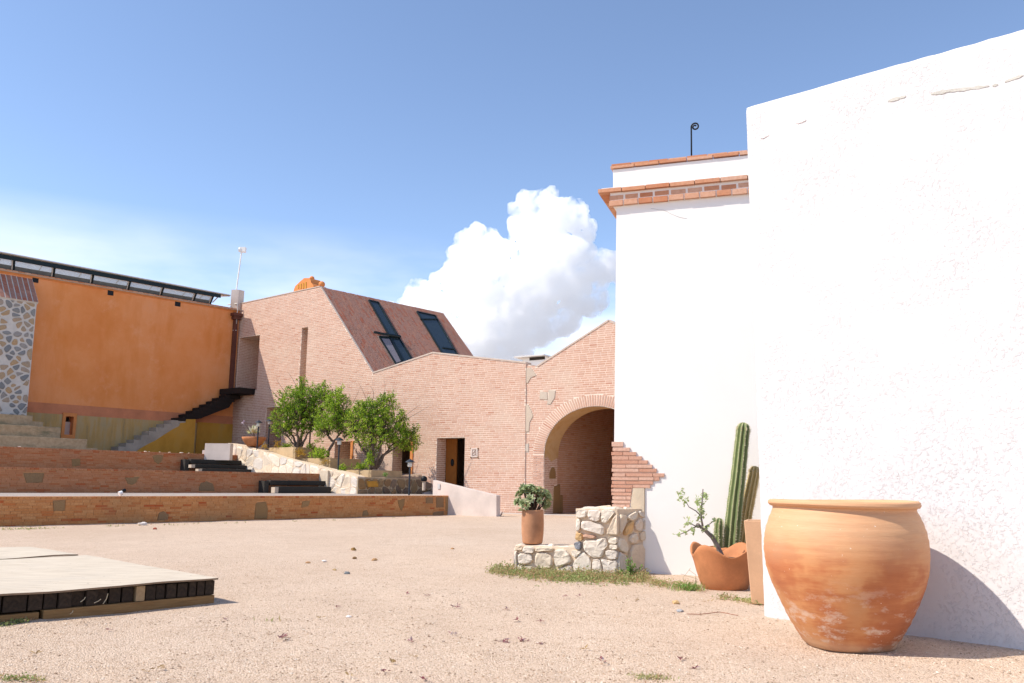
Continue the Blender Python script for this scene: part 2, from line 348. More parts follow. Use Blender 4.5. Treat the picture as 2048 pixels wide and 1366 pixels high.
def tag(o, label=None, cat=None, group=None, kind=None):
    if label: o['label'] = label
    if cat: o['category'] = cat
    if group: o['group'] = group
    if kind: o['kind'] = kind
    return o
def thing(name, loc, label, cat, group=None):
    o = bpy.data.objects.new(name, None); COL.objects.link(o); o.location = loc; o.empty_display_size = .2; WL[o.name] = V(loc)
    return tag(o, label, cat, group)
def jit(a): return random.uniform(-a, a)

# polygons in the (u, z) coordinates of a wall
def scan(poly, z):
    xs = []
    for i in range(len(poly)):
        (x0, z0), (x1, z1) = poly[i], poly[(i + 1) % len(poly)]
        if (z0 > z) != (z1 > z): xs.append(x0 + (x1 - x0) * (z - z0) / (z1 - z0))
    xs.sort(); return list(zip(xs[::2], xs[1::2]))
def minus(iv, holes):
    for a, b in holes:
        nx = []
        for p, q in iv:
            if b <= p or a >= q: nx.append((p, q)); continue
            if a > p: nx.append((p, a))
            if b < q: nx.append((b, q))
        iv = nx
    return iv
def wall(name, pl, outer, holes, thick, mat, parent, off=0.0, back=True):
    loops = [outer] + holes; zs = sorted({round(z, 5) for lp in loops for _, z in lp}); vs = []; fs = []
    for za, zb in zip(zs, zs[1:]):
        if zb - za < 1e-4: continue
        zm = (za + zb) / 2; E = []
        for lp in loops:
            for i in range(len(lp)):
                (x0, z0), (x1, z1) = lp[i], lp[(i + 1) % len(lp)]
                if (z0 > zm) != (z1 > zm): g = lambda z, x0=x0, z0=z0, x1=x1, z1=z1: x0 + (x1 - x0) * (z - z0) / (z1 - z0); E.append((g(zm), g))
        E.sort(key=lambda e: e[0])
        for (_, g0), (_, g1) in zip(E[::2], E[1::2]):
            q = [(g0(za), za), (g1(za), za), (g1(zb), zb), (g0(zb), zb)]
            for o_, fl in ((off, 0), (off - thick, 1)):
                k = len(vs); vs += [pl.w(u, z, o_) for u, z in q]; f = (k, k + 1, k + 2, k + 3); fs.append(f[::-1] if fl else f)
    for lp in loops:
        k = len(vs); m = len(lp); vs += [pl.w(u, z, off) for u, z in lp] + [pl.w(u, z, off - thick) for u, z in lp]
        fs += [(k + i, k + (i + 1) % m, k + m + (i + 1) % m, k + m + i) for i in range(m)]
    mb = MB(); mb.add(vs, fs); return mb.build(name, mat, parent)
_me = bpy.data.meshes.new('brick'); _b = MB(); _b.box(V((-.5, -.5, -.5)), V((1, 0, 0)), V((0, 0, 1)), V((0, 1, 0)))
UNIT = {}
def unit(mat):
    if mat.name not in UNIT:
        me = bpy.data.meshes.new('brick'); me.from_pydata([tuple(v) for v in _b.v], [], _b.f); me.materials.append(mat); UNIT[mat.name] = me
    return UNIT[mat.name]
def single(name, mat, parent, C, ax, ay, az, lx, ly, lz):
    o = bpy.data.objects.new(name, unit(mat)); COL.objects.link(o); o.parent = parent
    if ax.cross(ay).dot(az) < 0: ay = -ay
    o.location = C - WL[parent.name]; o.rotation_euler = Matrix((ax, ay, az)).transposed().to_euler(); o.scale = (lx, ly, lz); return o
def inview(p):
    v = ROT.transposed() @ (p - EYE)
    return v.z < -.5 and abs(v.x / v.z) < 1024 / FPX * 1.02 and abs(v.y / v.z) < 683 / FPX * 1.02
def bricks(pl, poly, holes, mat, parent, ch=.097, bl=.33, jt=.026, proud=.007, n_single=300, skip=None, off=0.0, name='brick', rnd=.12, vaxis=None):
    """running-bond courses over a polygon; the nearest ones in view become objects, the rest one joined part"""
    ua, va, na = pl.u, vaxis or Z, pl.n
    zs = [z for _, z in poly]; z = min(zs); row = 0; L_ = []
    def W_(u, zz, o): return pl.P + ua * u + va * zz + na * o
    while z < max(zs):
        zm = z + ch / 2; iv = minus(scan(poly, zm), [h for hp in holes for h in scan(hp, zm)])
        for a, b in iv:
            u = a + jt * .3; first = True
            while u < b - .05:
                ln = bl * (1 + jit(rnd)) if not first else bl * (.5 if row % 2 else 1) * random.uniform(.75, 1.05)
                first = False; e = min(u + ln, b - jt * .3)
                if e - u > .04 and not (skip and skip((u + e) / 2, zm)): L_.append((u, e, z + jt / 2, z + ch - jt / 2))
                u = e + jt
        z += ch; row += 1
    key = []
    for i, (u, e, z0, z1) in enumerate(L_):
        p = W_((u + e) / 2, (z0 + z1) / 2, off); key.append((not inview(p), (p - EYE).length, i))
    key.sort(); near = {i for _, _, i in key[:n_single]}; mb = MB()
    for i, (u, e, z0, z1) in enumerate(L_):
        pr = proud * random.uniform(.6, 1.25); z0 += jit(.003); z1 += jit(.003)
        if i in near: single(name, mat, parent, W_((u + e) / 2, (z0 + z1) / 2, off + pr / 2 - .01), ua, na, va, e - u, pr + .02, z1 - z0)
        else: mb.box(W_(u, z0, off - .004), ua * (e - u), va * (z1 - z0), na * (pr + .004), random.random(), True)
    if mb.v: tag(mb.build('brickwork', mat, parent), kind='stuff')
def inlay(pl, pxs, mat, parent, off=.0, proud=.03, name='stone', raw=False):
    pts = [pl.w(*(p if raw else pl.px(*p))) + pl.n * (off - .01) for p in pxs]; mb = MB(); n = len(pts)
    c = sum(pts, V((0, 0, 0))) / n; o = [c + (p - c) * .9 + pl.n * (proud + .01) for p in pts]
    mb.add(pts + o + [c + pl.n * (proud + .014)], [(i, (i + 1) % n, n + (i + 1) % n, n + i) for i in range(n)] + [(n + i, n + (i + 1) % n, 2 * n) for i in range(n)])
    ob = mb.build(name, mat, parent); bm = bmesh.new(); bm.from_mesh(ob.data); bmesh.ops.recalc_face_normals(bm, faces=bm.faces); bm.to_mesh(ob.data); bm.free(); return ob
def inpoly(poly, u, z):
    r = False
    for i in range(len(poly)):
        (x0, z0), (x1, z1) = poly[i], poly[(i + 1) % len(poly)]
        if (z0 > z) != (z1 > z) and u < x0 + (x1 - x0) * (z - z0) / (z1 - z0): r = not r
    return r
def pxpoly(pl, pts): return [pl.px(*p) for p in pts]
def clip(poly, a, b, c):                         # keep a*x + b*y <= c
    o = []
    for i in range(len(poly)):
        p, q = poly[i], poly[(i + 1) % len(poly)]; fp, fq = a * p[0] + b * p[1] - c, a * q[0] + b * q[1] - c
        if fp <= 0: o.append(p)
        if (fp < 0 < fq) or (fq < 0 < fp):
            t = fp / (fp - fq); o.append((p[0] + (q[0] - p[0]) * t, p[1] + (q[1] - p[1]) * t))
    return o
def rubble(pl, poly, mat, parent, size=.3, gap=.012, proud=.05, off=0.0, asp=1.35, seed=1, rough=.012, name='stone', vaxis=None, rounds=1, drop=0., mats=None):
    """fitted rubble: Voronoi cells over a convex polygon, each an object of its own"""
    rg = random.Random(seed); us = [p[0] for p in poly]; zs = [p[1] for p in poly]; pts = []; va = vaxis or Z
    z = min(zs) + size * .3; r = 0
    while z < max(zs) + size * .2:
        u = min(us) + size * asp * (.3 if r % 2 else .75)
        while u < max(us) + size * .5:
            q = (u + rg.uniform(-.36, .36) * size * asp, z + rg.uniform(-.33, .33) * size)
            if inpoly(poly, *q): pts.append(q)
            u += size * asp * rg.uniform(.8, 1.2)
        z += size; r += 1
    for i, p in enumerate(pts):
        cell = list(poly)
        for j, q in enumerate(pts):
            if i != j and abs(p[0] - q[0]) < size * 4 and abs(p[1] - q[1]) < size * 4:
                cell = clip(cell, q[0] - p[0], q[1] - p[1], (q[0] ** 2 + q[1] ** 2 - p[0] ** 2 - p[1] ** 2) / 2)
                if len(cell) < 3: break
        if len(cell) < 3 or rg.random() < drop: continue
        cx = sum(c[0] for c in cell) / len(cell); cz = sum(c[1] for c in cell) / len(cell)
        ring = []
        for c in cell:
            d = math.hypot(c[0] - cx, c[1] - cz) or 1; k = max(.35, 1 - gap * rg.uniform(.7, 1.5) / d * 1.25); ring.append((cx + (c[0] - cx) * k, cz + (c[1] - cz) * k))
        for _ in range(rounds):
            nr = []
            for a, b in zip(ring, ring[1:] + ring[:1]):
                t = rg.uniform(.16, .3); nr += [(a[0] + (b[0] - a[0]) * t, a[1] + (b[1] - a[1]) * t), (a[0] + (b[0] - a[0]) * (1 - t), a[1] + (b[1] - a[1]) * (1 - t))]
            ring = nr
        n = len(ring); h = proud * rg.uniform(.6, 1.3); tx, tz = rg.uniform(-.12, .12), rg.uniform(-.12, .12)
        def W_(u, zz, o): return pl.P + pl.u * u + va * zz + pl.n * o
        vs = [W_(u, zz, off - .02) for u, zz in ring]
        vs += [W_(cx + (u - cx) * .97 + rg.uniform(-1, 1) * rough * .4, cz + (zz - cz) * .97, off + h * .7) for u, zz in ring]
        vs += [W_(cx + (u - cx) * .74, cz + (zz - cz) * .74, off + h + rg.uniform(-1, 1) * rough + (u - cx) * tx + (zz - cz) * tz) for u, zz in ring]
        vs.append(W_(cx, cz, off + h * 1.05 + rg.uniform(-1, 1) * rough))
        fs = [(k + a, k + (a + 1) % n, k + n + (a + 1) % n, k + n + a) for k in (0, n) for a in range(n)] + [(2 * n + a, 2 * n + (a + 1) % n, 3 * n) for a in range(n)]
        nrm = (vs[1] - vs[0]).cross(vs[2] - vs[1])
        mb = MB(); mb.add(vs, fs, .001); ob = mb.build(name, rg.choice(mats) if mats else mat, parent)
        bm = bmesh.new(); bm.from_mesh(ob.data); bmesh.ops.recalc_face_normals(bm, faces=bm.faces)
        if sum((f.normal.dot(pl.n) * f.calc_area() for f in bm.faces)) < 0: bmesh.ops.reverse_faces(bm, faces=bm.faces)
        bm.to_mesh(ob.data); bm.free()

def stone_poly(pl, ring, mat, parent, proud=.05, off=0.0, seed=1, rough=.01, name='stone', top=.78, chamf=.2):
    rg = random.Random(seed); nr = []
    for a, b in zip(ring, ring[1:] + ring[:1]):
        nr += [(a[0] + (b[0] - a[0]) * chamf, a[1] + (b[1] - a[1]) * chamf), (a[0] + (b[0] - a[0]) * (1 - chamf), a[1] + (b[1] - a[1]) * (1 - chamf))]
    ring = nr; n = len(ring); cx = sum(p[0] for p in ring) / n; cz = sum(p[1] for p in ring) / n; vs = []
    for k, h in ((1, -.04), (.985, proud * .55), (.93, proud * .9), (top, proud)):
        vs += [pl.w(cx + (u - cx) * k + rg.uniform(-1, 1) * rough * .3, cz + (z - cz) * k, off + h + (rg.uniform(-1, 1) * rough if h > 0 else 0)) for u, z in ring]
    vs.append(pl.w(cx, cz, off + proud + rg.uniform(-.5, 1) * rough))
    fs = [(k + i, k + (i + 1) % n, k + n + (i + 1) % n, k + n + i) for k in (0, n, 2 * n) for i in range(n)] + [(3 * n + i, 3 * n + (i + 1) % n, 4 * n) for i in range(n)]
    mb = MB(); mb.add(vs, fs, .001); ob = mb.build(name, mat, parent)
    bm = bmesh.new(); bm.from_mesh(ob.data); bmesh.ops.recalc_face_normals(bm, faces=bm.faces)
    if sum(f.normal.dot(pl.n) * f.calc_area() for f in bm.faces) < 0: bmesh.ops.reverse_faces(bm, faces=bm.faces)
    bm.to_mesh(ob.data); bm.free(); return ob

# ================================================================== SETTING: ground, wall planes
A0, A1 = gp(0, 1053), gp(900, 1030)
T1 = Plane(A0, A1 - A0); DT = T1.u.copy()        # direction of the terraces, the orange wall and the roof ridge
H1 = T1.px(450, 992.3)[1]
GB = gp(1049, 1027); G = Plane(GB, V((.843, -.537, 0)))         # gabled brick wall; u = 0 at its right end
gl = G.U(745, y=760); Kc = G.w(gl, 0)
TF = Plane(Kc, V((.80, -.60, 0)))                # tall brick wall; u = 0 at its right end
tl = TF.U(478, y=640); Oc = TF.w(tl, 0)
OW = Plane(Oc, DT)                               # orange wall; u = 0 at its right end
C0 = gp(715, 987.3, H1)
LW = Plane(C0, V((.77, -.64, 0)))                # sunlit stone retaining wall; u = 0 at the near corner
q = pp(642, 960, LW.P, LW.n); T2 = Plane(q, DT)
q = pp(473, 930, LW.P, LW.n); T3 = Plane(q, DT)
SW = Plane(C0, DT)                               # shaded stone wall
H2 = T2.px(330, 941)[1]; H3 = T3.px(220, 901)[1]

def ground():
    rings = [0.] ; r = 1.2
    while r < 420: rings.append(r); r *= 1.028 if r < 45 else 1.12
    seg = 400; vs = [V((0, 0, 0))]; fs = []
    for r in rings[1:]:
        for k in range(seg):
            a = 2 * math.pi * k / seg; x, y = r * math.sin(a), r * math.cos(a)
            h = .022 * noise.noise(V((x * .9, y * .9, 1))) + .012 * noise.noise(V((x * 3, y * 3, 5))) + .006 * noise.noise(V((x * 9, y * 9, 2)))
            vs.append(V((x, y, h * (1 if r < 60 else .2))))
    for k in range(seg): fs.append((0, 1 + (k + 1) % seg, 1 + k))
    for i in range(len(rings) - 2):
        for k in range(seg):
            a, b = 1 + i * seg + k, 1 + i * seg + (k + 1) % seg; fs.append((a, b, b + seg, a + seg))
    mb = MB(); mb.add(vs, fs); o = mb.build('ground', m_sand, smooth=True, origin=V((0, 0, 0))); tag(o, kind='structure')
    me = o.data
    if me.polygons[5].normal.z < 0: me.flip_normals()
ground()
mb = MB()                                        # pale pavement strip along the foot of the gabled walls
mb.box(G.w(-2.9, -.1, .03), G.u * 13, Z * .112, G.n * .95); tag(mb.build('pavement', simple('pale_paving', (.50, .45, .41), .12, 2, 40, .2)), kind='structure')

# ================================================================== SKY: the big cumulus
def cloud():
    rg = random.Random(3); Y = 2600.0
    blobs = [(1082, 425, 44), (1055, 405, 26), (1100, 400, 24), (1118, 440, 50), (1150, 432, 30), (1160, 465, 34), (1048, 450, 34), (1030, 415, 14), (1080, 490, 60), (1120, 520, 55), (1150, 500, 40), (952, 492, 40), (930, 512, 34), (975, 480, 24), (985, 520, 50),
             (925, 545, 40), (1010, 560, 62), (950, 580, 60), (1060, 575, 62), (1110, 580, 60), (1160, 565, 48), (1200, 540, 36), (1235, 535, 34), (885, 575, 30), (846, 588, 30), (825, 598, 24), (815, 620, 28), (870, 620, 44),
             (920, 630, 56), (990, 640, 66), (1060, 640, 60), (1120, 630, 46), (1180, 600, 38), (780, 615, 15), (762, 618, 11), (850, 660, 44), (900, 680, 50), (960, 690, 56), (1030, 690, 46), (1075, 672, 30), (800, 650, 30), (1010, 720, 30), (940, 720, 40)]
    bm = bmesh.new(); k = Y / FPX
    for x, y, r in blobs:
        c = at(x, y, Y + rg.uniform(-60, 60)); R_ = r * k
        bs = [(c, R_)] + [(c + V((rg.gauss(0, 1), rg.gauss(-.35, .8), rg.gauss(.25, .8))).normalized() * R_ * .78, R_ * rg.uniform(.28, .5)) for _ in range(9 if r > 20 else 3)]
        for cc, rr in bs: bmesh.ops.create_icosphere(bm, subdivisions=3, radius=rr, matrix=Matrix.Translation(cc))
    me = bpy.data.meshes.new('cloud'); o0 = at(1000, 580, Y); bmesh.ops.translate(bm, verts=bm.verts, vec=-o0); bm.to_mesh(me); bm.free()
    def f(t, b):
        p = pos(t, 'World'); n = nse(t, p, .018, 5, .62)
        v = N(t, 'ShaderNodeVolumePrincipled', {'Color': (1, 1, 1, 1), 'Density': mr(t, n, .40, .56, .0, CLOUD_D), 'Anisotropy': .35})
        t.nodes.remove(b); t.links.new(v.outputs[0], t.nodes['Material Output'].inputs['Volume'])
    m = bpy.data.materials.new('cloud'); m.use_nodes = True; t = m.node_tree; f(t, t.nodes['Principled BSDF']); me.materials.append(m)
    o = bpy.data.objects.new('cloud', me); COL.objects.link(o); o.location = o0; tag(o, kind='structure')
    r = o.modifiers.new('join', 'REMESH'); r.mode = 'VOXEL'; r.voxel_size = 4.2
    for sz, st in ((80, 34), (30, 22), (12, 9)):
        tx = bpy.data.textures.new('puffs', 'CLOUDS'); tx.noise_scale = sz; tx.noise_depth = 2; d = o.modifiers.new('puffs', 'DISPLACE'); d.texture = tx; d.strength = st; d.mid_level = .5; d.texture_coords = 'LOCAL'
CLOUD_D = .05
cloud()

# ================================================================== RIGHT: rough white wall
wa, wb = gp(1528, 1233), gp(2048, 1303); WW = Plane(wa, wb - wa)
tl_, tr_ = WW.px(1491, 215), WW.px(2048, 58); br = WW.U(2048, y=1303)
ext = 3.0; sl_ = (tr_[1] - tl_[1]) / (tr_[0] - tl_[0])
R = thing('white_wall', WW.w(0, 0), 'tall rough plastered white wall with sloping top behind the giant clay pot', 'wall')
def relief(u, z): return .010 * noise.noise(V((u * 1.6, z * 1.6, 0))) + .006 * noise.noise(V((u * 4, z * 4, 0))) + .005 * noise.noise(V((u * 12, z * 12, 3)))
def rough_wall():
    nu, nz_ = 90, 90; vs = []; fs = []
    for j in range(nz_ + 1):
        f = j / nz_
        for i in range(nu + 1):
            g = i / nu; ul = tl_[0] * f; u = ul + (br + ext - ul) * g; ztop = tl_[1] + sl_ * (u - tl_[0]); z = -.15 + (ztop + .15) * f
            h = relief(u, z)
            if i == 0: h -= .012
            if j == nz_: h -= .01
            vs.append(WW.w(u + (.006 * noise.noise(V((z * 8, 1, 1))) if i == 0 else 0), z + (.006 * noise.noise(V((u * 7, 2, 1))) if j == nz_ else 0), h))
    for j in range(nz_):
        for i in range(nu): a = j * (nu + 1) + i; fs.append((a, a + 1, a + nu + 2, a + nu + 1))
    b0 = len(vs); rim = [j * (nu + 1) for j in range(nz_ + 1)] + [nz_ * (nu + 1) + i for i in range(1, nu + 1)] + [j * (nu + 1) + nu for j in range(nz_ - 1, -1, -1)]
    for k in rim: vs.append(vs[k] - WW.n * .42)
    for k in range(len(rim) - 1): fs.append((rim[k], rim[k + 1], b0 + k + 1, b0 + k))
    fs.append(tuple(b0 + k for k in range(len(rim))))
    mb = MB(); mb.add(vs, fs); o = mb.build('plaster_face', m_rough, R)
    bm = bmesh.new(); bm.from_mesh(o.data); bmesh.ops.recalc_face_normals(bm, faces=bm.faces); bm.to_mesh(o.data); bm.free(); me = o.data
    me.polygons.foreach_set('use_smooth', [len(p.vertices) == 4 and abs(p.normal.dot(WW.n)) > .8 for p in me.polygons])
rough_wall()
rp = random.Random(5)
for (x0, y0), (x1, y1), wd in (((1776, 203), (1812, 193), 7), ((1862, 188), (1905, 180), 9), ((1885, 183), (1978, 172), 8), ((1985, 172), (1996, 169), 5), ((2010, 164), (2047, 151), 7), ((1592, 246), (1612, 240), 8), ((1520, 276), (1538, 270), 8)):
    a, b = WW.px(x0, y0), WW.px(x1, y1); k = 9; up = []; dn = []
    for i in range(k + 1):
        f = i / k; w_ = wd / FPX * 8 * (.25 + .75 * math.sin(math.pi * f) ** .6) * rp.uniform(.6, 1.2) / 2
        up.append((a[0] + (b[0] - a[0]) * f, a[1] + (b[1] - a[1]) * f + w_)); dn.append((up[-1][0], up[-1][1] - 2 * w_))
    lp = up + dn[::-1]; mb = MB(); mb.add([WW.w(u, z, relief(u, z) + .005 + .002 * (i % 2)) for i, (u, z) in enumerate(lp)] + [WW.w(u, z, relief(u, z) - .02) for u, z in lp], [(i, i + 1, 2 * k - i, 2 * k + 1 - i) for i in range(k)] + [(i, (i + 1) % (2 * k + 2), (i + 1) % (2 * k + 2) + 2 * k + 2, i + 2 * k + 2) for i in range(2 * k + 2)])
    tag(mb.build('cement_patch', m_patch if y0 < 210 else simple('pink_patch', (.68, .60, .585), .1, 9, 60, .3), R))

# ================================================================== RIGHT: smooth white tower
TW = Plane(gp(1290, 1148), V((.947, -.32, 0)))
ub, ut = TW.px(1227, 1018), TW.px(1233, 415); ur = 3.4
def uz(z): return ub[0] + (ut[0] - ub[0]) * (z - ub[1]) / (ut[1] - ub[1])     # battered left edge
zc0 = TW.px(1233, 414)[1]; zt0, zt1 = TW.px(1227, 384)[1], TW.px(1227, 340)[1]
R = thing('white_tower', TW.w(0, 0), 'smooth white plastered tower with clay tile cornice and exposed brick corner', 'building')
zb0, zb1 = TW.px(1228, 1030)[1], TW.px(1228, 884)[1]      # opening in the plaster that shows the brick
DEPT = 2.6
mb = MB(); z0 = -.2; ul0 = uz(z0)
f0 = [TW.w(ul0, z0), TW.w(ur, z0), TW.w(ur, zc0), TW.w(uz(zc0), zc0)]; bk = -TW.n * DEPT
mb.prism(f0, bk); mb.build('wall', m_white, R)
pu = TW.U(1226.5, y=360)
mb = MB(); mb.slab(TW, pu, ur, zc0, zt1, -DEPT, .012); mb.build('parapet', m_white, R)
# cornice: brick-on-edge course, then tiles; real pieces with white joints between
def course(u0, u1, z0, z1, o1, ln, name, mat, jt=.03, left=0.0, sl=0.0):
    u = u0; i = 0
    while u < u1:
        e = min(u + ln * random.uniform(.93, 1.07), u1)
        single(name, mat, R, TW.w((u + e - jt) / 2, (z0 + z1) / 2 + jit(.004), (o1 + jit(.005)) / 2 - .02), TW.u, TW.n, Z, e - jt - u, o1 + .04, z1 - z0); u = e
    if left:                                     # the return along the left side
        o = -DEPT
        v = o1 - .14
        while v > -DEPT:
            l2 = ln; single(name, mat, R, TW.w(u0 + .10, (z0 + z1) / 2, v - l2 / 2), TW.u, TW.n, Z, .2, l2 - jt, z1 - z0); v -= l2
zl = lambda y, x=1360: TW.px(x, y)[1]
c_lo0, c_lo1 = TW.px(1236, 413)[1], TW.px(1236, 404)[1]; ofs = .085
zs_ = {k: TW.px(1232, k)[1] for k in (413, 403, 393, 386, 379)}
ucl = TW.U(1232, y=410)
mb = MB(); mb.slab(TW, ucl - .085, ur, zs_[413] + .012, zs_[386] - .006, -DEPT, .045); mb.build('cornice_bed', m_white, R)
course(ucl - .10, ur, zs_[413], zs_[404 - 1], .07, .25, 'cornice_brick', m_tile, .022, 1)
course(ucl - .095, ur, zs_[402 + 1] + .018, zs_[393], .055, .25, 'cornice_brick', m_tile, .035, 1)
course(ucl - .27, ur, zs_[386] - .012, zs_[379] - .012, .115, .40, 'cornice_tile', m_tile, .012, 1)
mb = MB(); mb.slab(TW, ucl - .22, ur, zs_[379] - .013, zs_[379] + .012, -DEPT, .08); mb.build('cornice_cap', m_white, R)
zk0, zk1 = TW.px(1227, 338)[1], TW.px(1227, 331)[1]
course(pu - .035, ur, zk0, zk0 + .042, .045, .42, 'coping_tile', m_tile, .012, 1)
course(pu - .02, ur, zk0 + .043, zk0 + .068, .03, .30, 'coping_tile', m_tile, .012, 1)
# exposed brick toothing
rows = [(215, 75, [203, 363]), (293, 55, [203, 463]), (360, 55, [203, 355, 560]), (425, 56, [203, 442, 645]), (487, 56, [203, 588, 735]), (550, 56, [203, 400, 803]), (610, 54, [203, 597, 868]), (682, 54, [203, 395, 808, 985]), (740, 52, [203, 590, 825, 910]), (797, 54, [203, 400, 815]), (853, 50, [203, 505, 772]), (915, 50, [203, 395, 492]), (970, 50, [203, 490]), (1030, 52, [203, 402, 478]), (1090, 46, [203, 470]), (1150, 44, [203, 400, 462])]
for y, h, xs in rows:
    for a, b in zip(xs, xs[1:]):
        u0, zt = TW.px(1200 + a / 7.587, 860 + (y - h / 2) / 7.587); u1, zb = TW.px(1200 + (b - 9) / 7.587, 860 + (y + h / 2) / 7.587)
        if a == 203: u0 -= random.uniform(.005, .03)
        single('brick', m_tooth, R, TW.w((u0 + u1) / 2, (zt + zb) / 2, -.02 + jit(.004)), TW.u, TW.n, Z, u1 - u0, .085, (zt - zb) * .93)
mb = MB()
for (y, h, xs), nx in zip(rows, rows[1:] + [(1215, 40, [203, 500])]):
    u0, zt = TW.px(1227.3, 860 + (y - h / 2 + 4) / 7.587); u1, zb = TW.px(1200 + (min(xs[-1], 700) - 16) / 7.587 if y > 840 else 1200 + (xs[-1] - 16) / 7.587, 860 + (nx[0] - nx[1] / 2 + 5) / 7.587)
    mb.slab(TW, u0, u1, zb, zt, -.03, .008)
mb.build('mortar_bed', m_tmort2, R)
inlay(TW, [(1266, 974), (1290.5, 974), (1290.5, 1030), (1260, 1030), (1262, 1000)], simple('tan_block', (.60, .49, .36), .1, 8, 60, .4), R, 0, .022)
pts = [TW.w(*TW.px(1302 + i * 8, 417 + (0, 1, 3, 3, 6, 11, 14, 17, 19, 20)[i]), .002) for i in range(10)]
mb = MB(); mb.tube(pts, .0035, 4); mb.build('crack', simple('crack_shadow', (.55, .52, .5), .1, 9, 60, .2), R)
hk = thing('scroll_hook', TW.w(*TW.px(1382.5, 306), 0), 'black wrought iron hook curling at its tip above the white tower', 'hook')
c = TW.px(1389.5, 252); rr = TW.px(1397, 252)[0] - c[0]; pts = [TW.w(*TW.px(1382.5, 312), -.03), TW.w(*TW.px(1382.3, 280), -.03)]
for i in range(34):
    a = math.pi - i * .27; r_ = rr * (1 - .72 * max(0, i - 8) / 25); pts.append(TW.w(c[0] + r_ * math.cos(a), c[1] + r_ * math.sin(a), -.03))
mb = MB(); mb.tube(pts, [.013] * len(pts), 8); mb.build('hook_bar', m_black, hk, True)

# ================================================================== stone pier and low wall
F = gp(1237, 1152); PF = Plane(F, V((.935, -.355, 0)))       # front face, u = 0 at the right corner
Bq = TW.w(*TW.px(1289, 1147)); PS = Plane(F, (Bq - F))    # right-hand side face
R = thing('stone_pier_wall', F, 'cream fieldstone pier with a lower step on its left against the white tower', 'wall')
zt = PF.px(1235, 1019)[1]; zl_ = PF.px(1100, 1092)[1]; uL = PF.U(1152, y=1060); uLL = PF.U(1032, y=1110); dS = (Bq - F).length
mb = MB(); mb.prism([F + V((0, .04, 0)) + PF.u * uL + Z * -.1, PF.w(-.02, -.1, -.04), Bq + V((-.02, 0, -.1)), Bq + PF.u * (uL) + V((0, .2, -.1))], Z * (zt + .1)); mb.build('core', m_smort, R)
mb = MB(); mb.prism([PF.w(uLL + .03, -.1, -.03), PF.w(uL + .1, -.1, -.03), PF.w(uL + .1, -.1, -.62), PF.w(uLL + .03, -.1, -.55)], Z * (zl_ + .09)); mb.build('low_core', m_smort, R)
PIER = [[(610,640),(700,640),(695,700),(630,710),(612,700)],[(705,640),(815,640),(810,720),(770,740),(720,720),(703,690)],[(815,635),(930,650),(880,720),(850,752),(815,740),(812,700)],[(612,715),(645,712),(640,815),(608,815)],[(650,730),(720,730),(840,770),(838,848),(760,830),(650,800)],[(860,820),(915,690),(952,672),(955,850),(920,850),(858,840)],[(608,822),(665,830),(662,890),(605,885)],[(668,835),(770,850),(765,872),(668,865)],[(595,900),(655,900),(650,965),(605,960)],[(670,885),(760,885),(850,860),(870,930),(840,960),(825,1025),(740,1030),(665,960)],[(865,855),(945,858),(945,915),(868,912)],[(878,918),(945,922),(945,960),(885,962)],[(845,965),(948,965),(948,1035),(880,1045),(850,1010)],[(580,1070),(660,970),(735,1035),(735,1160),(600,1160)],[(740,1040),(800,1035),(820,1090),(825,1170),(740,1170)],[(805,1030),(880,1050),(948,1045),(945,1175),(830,1170),(825,1090)],
 [(120,925),(185,930),(175,970),(120,965)],[(190,935),(280,940),(270,995),(180,980)],[(285,940),(430,945),(425,970),(360,970),(285,980)],[(140,990),(255,990),(268,1060),(190,1085),(145,1070)],[(280,990),(360,978),(425,1020),(425,1110),(280,1110)],[(432,1020),(440,960),(520,955),(570,1010),(575,1070),(460,1110),(435,1060)],[(565,968),(650,970),(655,985),(610,1030),(577,1005)],[(195,1092),(270,1098),(270,1140),(200,1140)],[(116,975),(138,975),(135,1130),(116,1130)],[(140,1080),(188,1092),(192,1140),(140,1140)],[(462,1115),(572,1078),(590,1160),(470,1160)]]
SIDE = [[(957,675),(1020,690),(1015,720),(990,790),(957,848)],[(1025,690),(1100,650),(1090,715),(1050,735),(1020,710)],[(1105,652),(1172,662),(1172,715),(1120,700)],[(1075,760),(1117,705),(1150,740),(1140,815),(1090,815)],[(1035,742),(1070,722),(1062,820),(1000,855),(997,800)],[(1040,850),(1090,825),(1112,870),(1080,920),(1040,905)],[(952,868),(1000,875),(1030,940),(1020,1000),(955,962)],[(1120,825),(1165,810),(1165,890),(1125,895)],[(1045,930),(1160,905),(1155,1170),(1040,1170)],[(952,972),(1018,1010),(1032,1170),(950,1175)],[(1150,720),(1172,722),(1172,805),(1150,810)]]
m_reds = simple('red_brick_stone', (.60, .36, .25), .15, 8, 60, .5); m_gray = simple('dark_grey_stone', (.24, .24, .26), .2, 8, 60, .6); m_ors = simple('orange_tinted_stone', (.66, .42, .20), .2, 6, 60, .6)
for i, p in enumerate(PIER):
    q = pxpoly(PF, [(1000 + x / 4.017, 860 + y / 4.017) for x, y in p]); o = stone_poly(PF, q, {7: m_reds, 8: m_gray, 6: m_ors}.get(i, m_stone), R, .05 + .02 * ((i * 37) % 10) / 10, -.03, i, .009)
for i, p in enumerate(SIDE):
    q = pxpoly(PS, [(1000 + x / 4.017, 860 + y / 4.017) for x, y in p]); stone_poly(PS, q, m_ors if i == 4 else m_stone, R, .05, -.03, 50 + i, .009)
rubble(Plane(PF.w(uLL, 0, 0), V((-.2, -1, 0))), [(-.55, -.05), (0, -.05), (0, zl_), (-.55, zl_)], m_stone, R, .2, .012, .05, -.02, 1.2, 4)
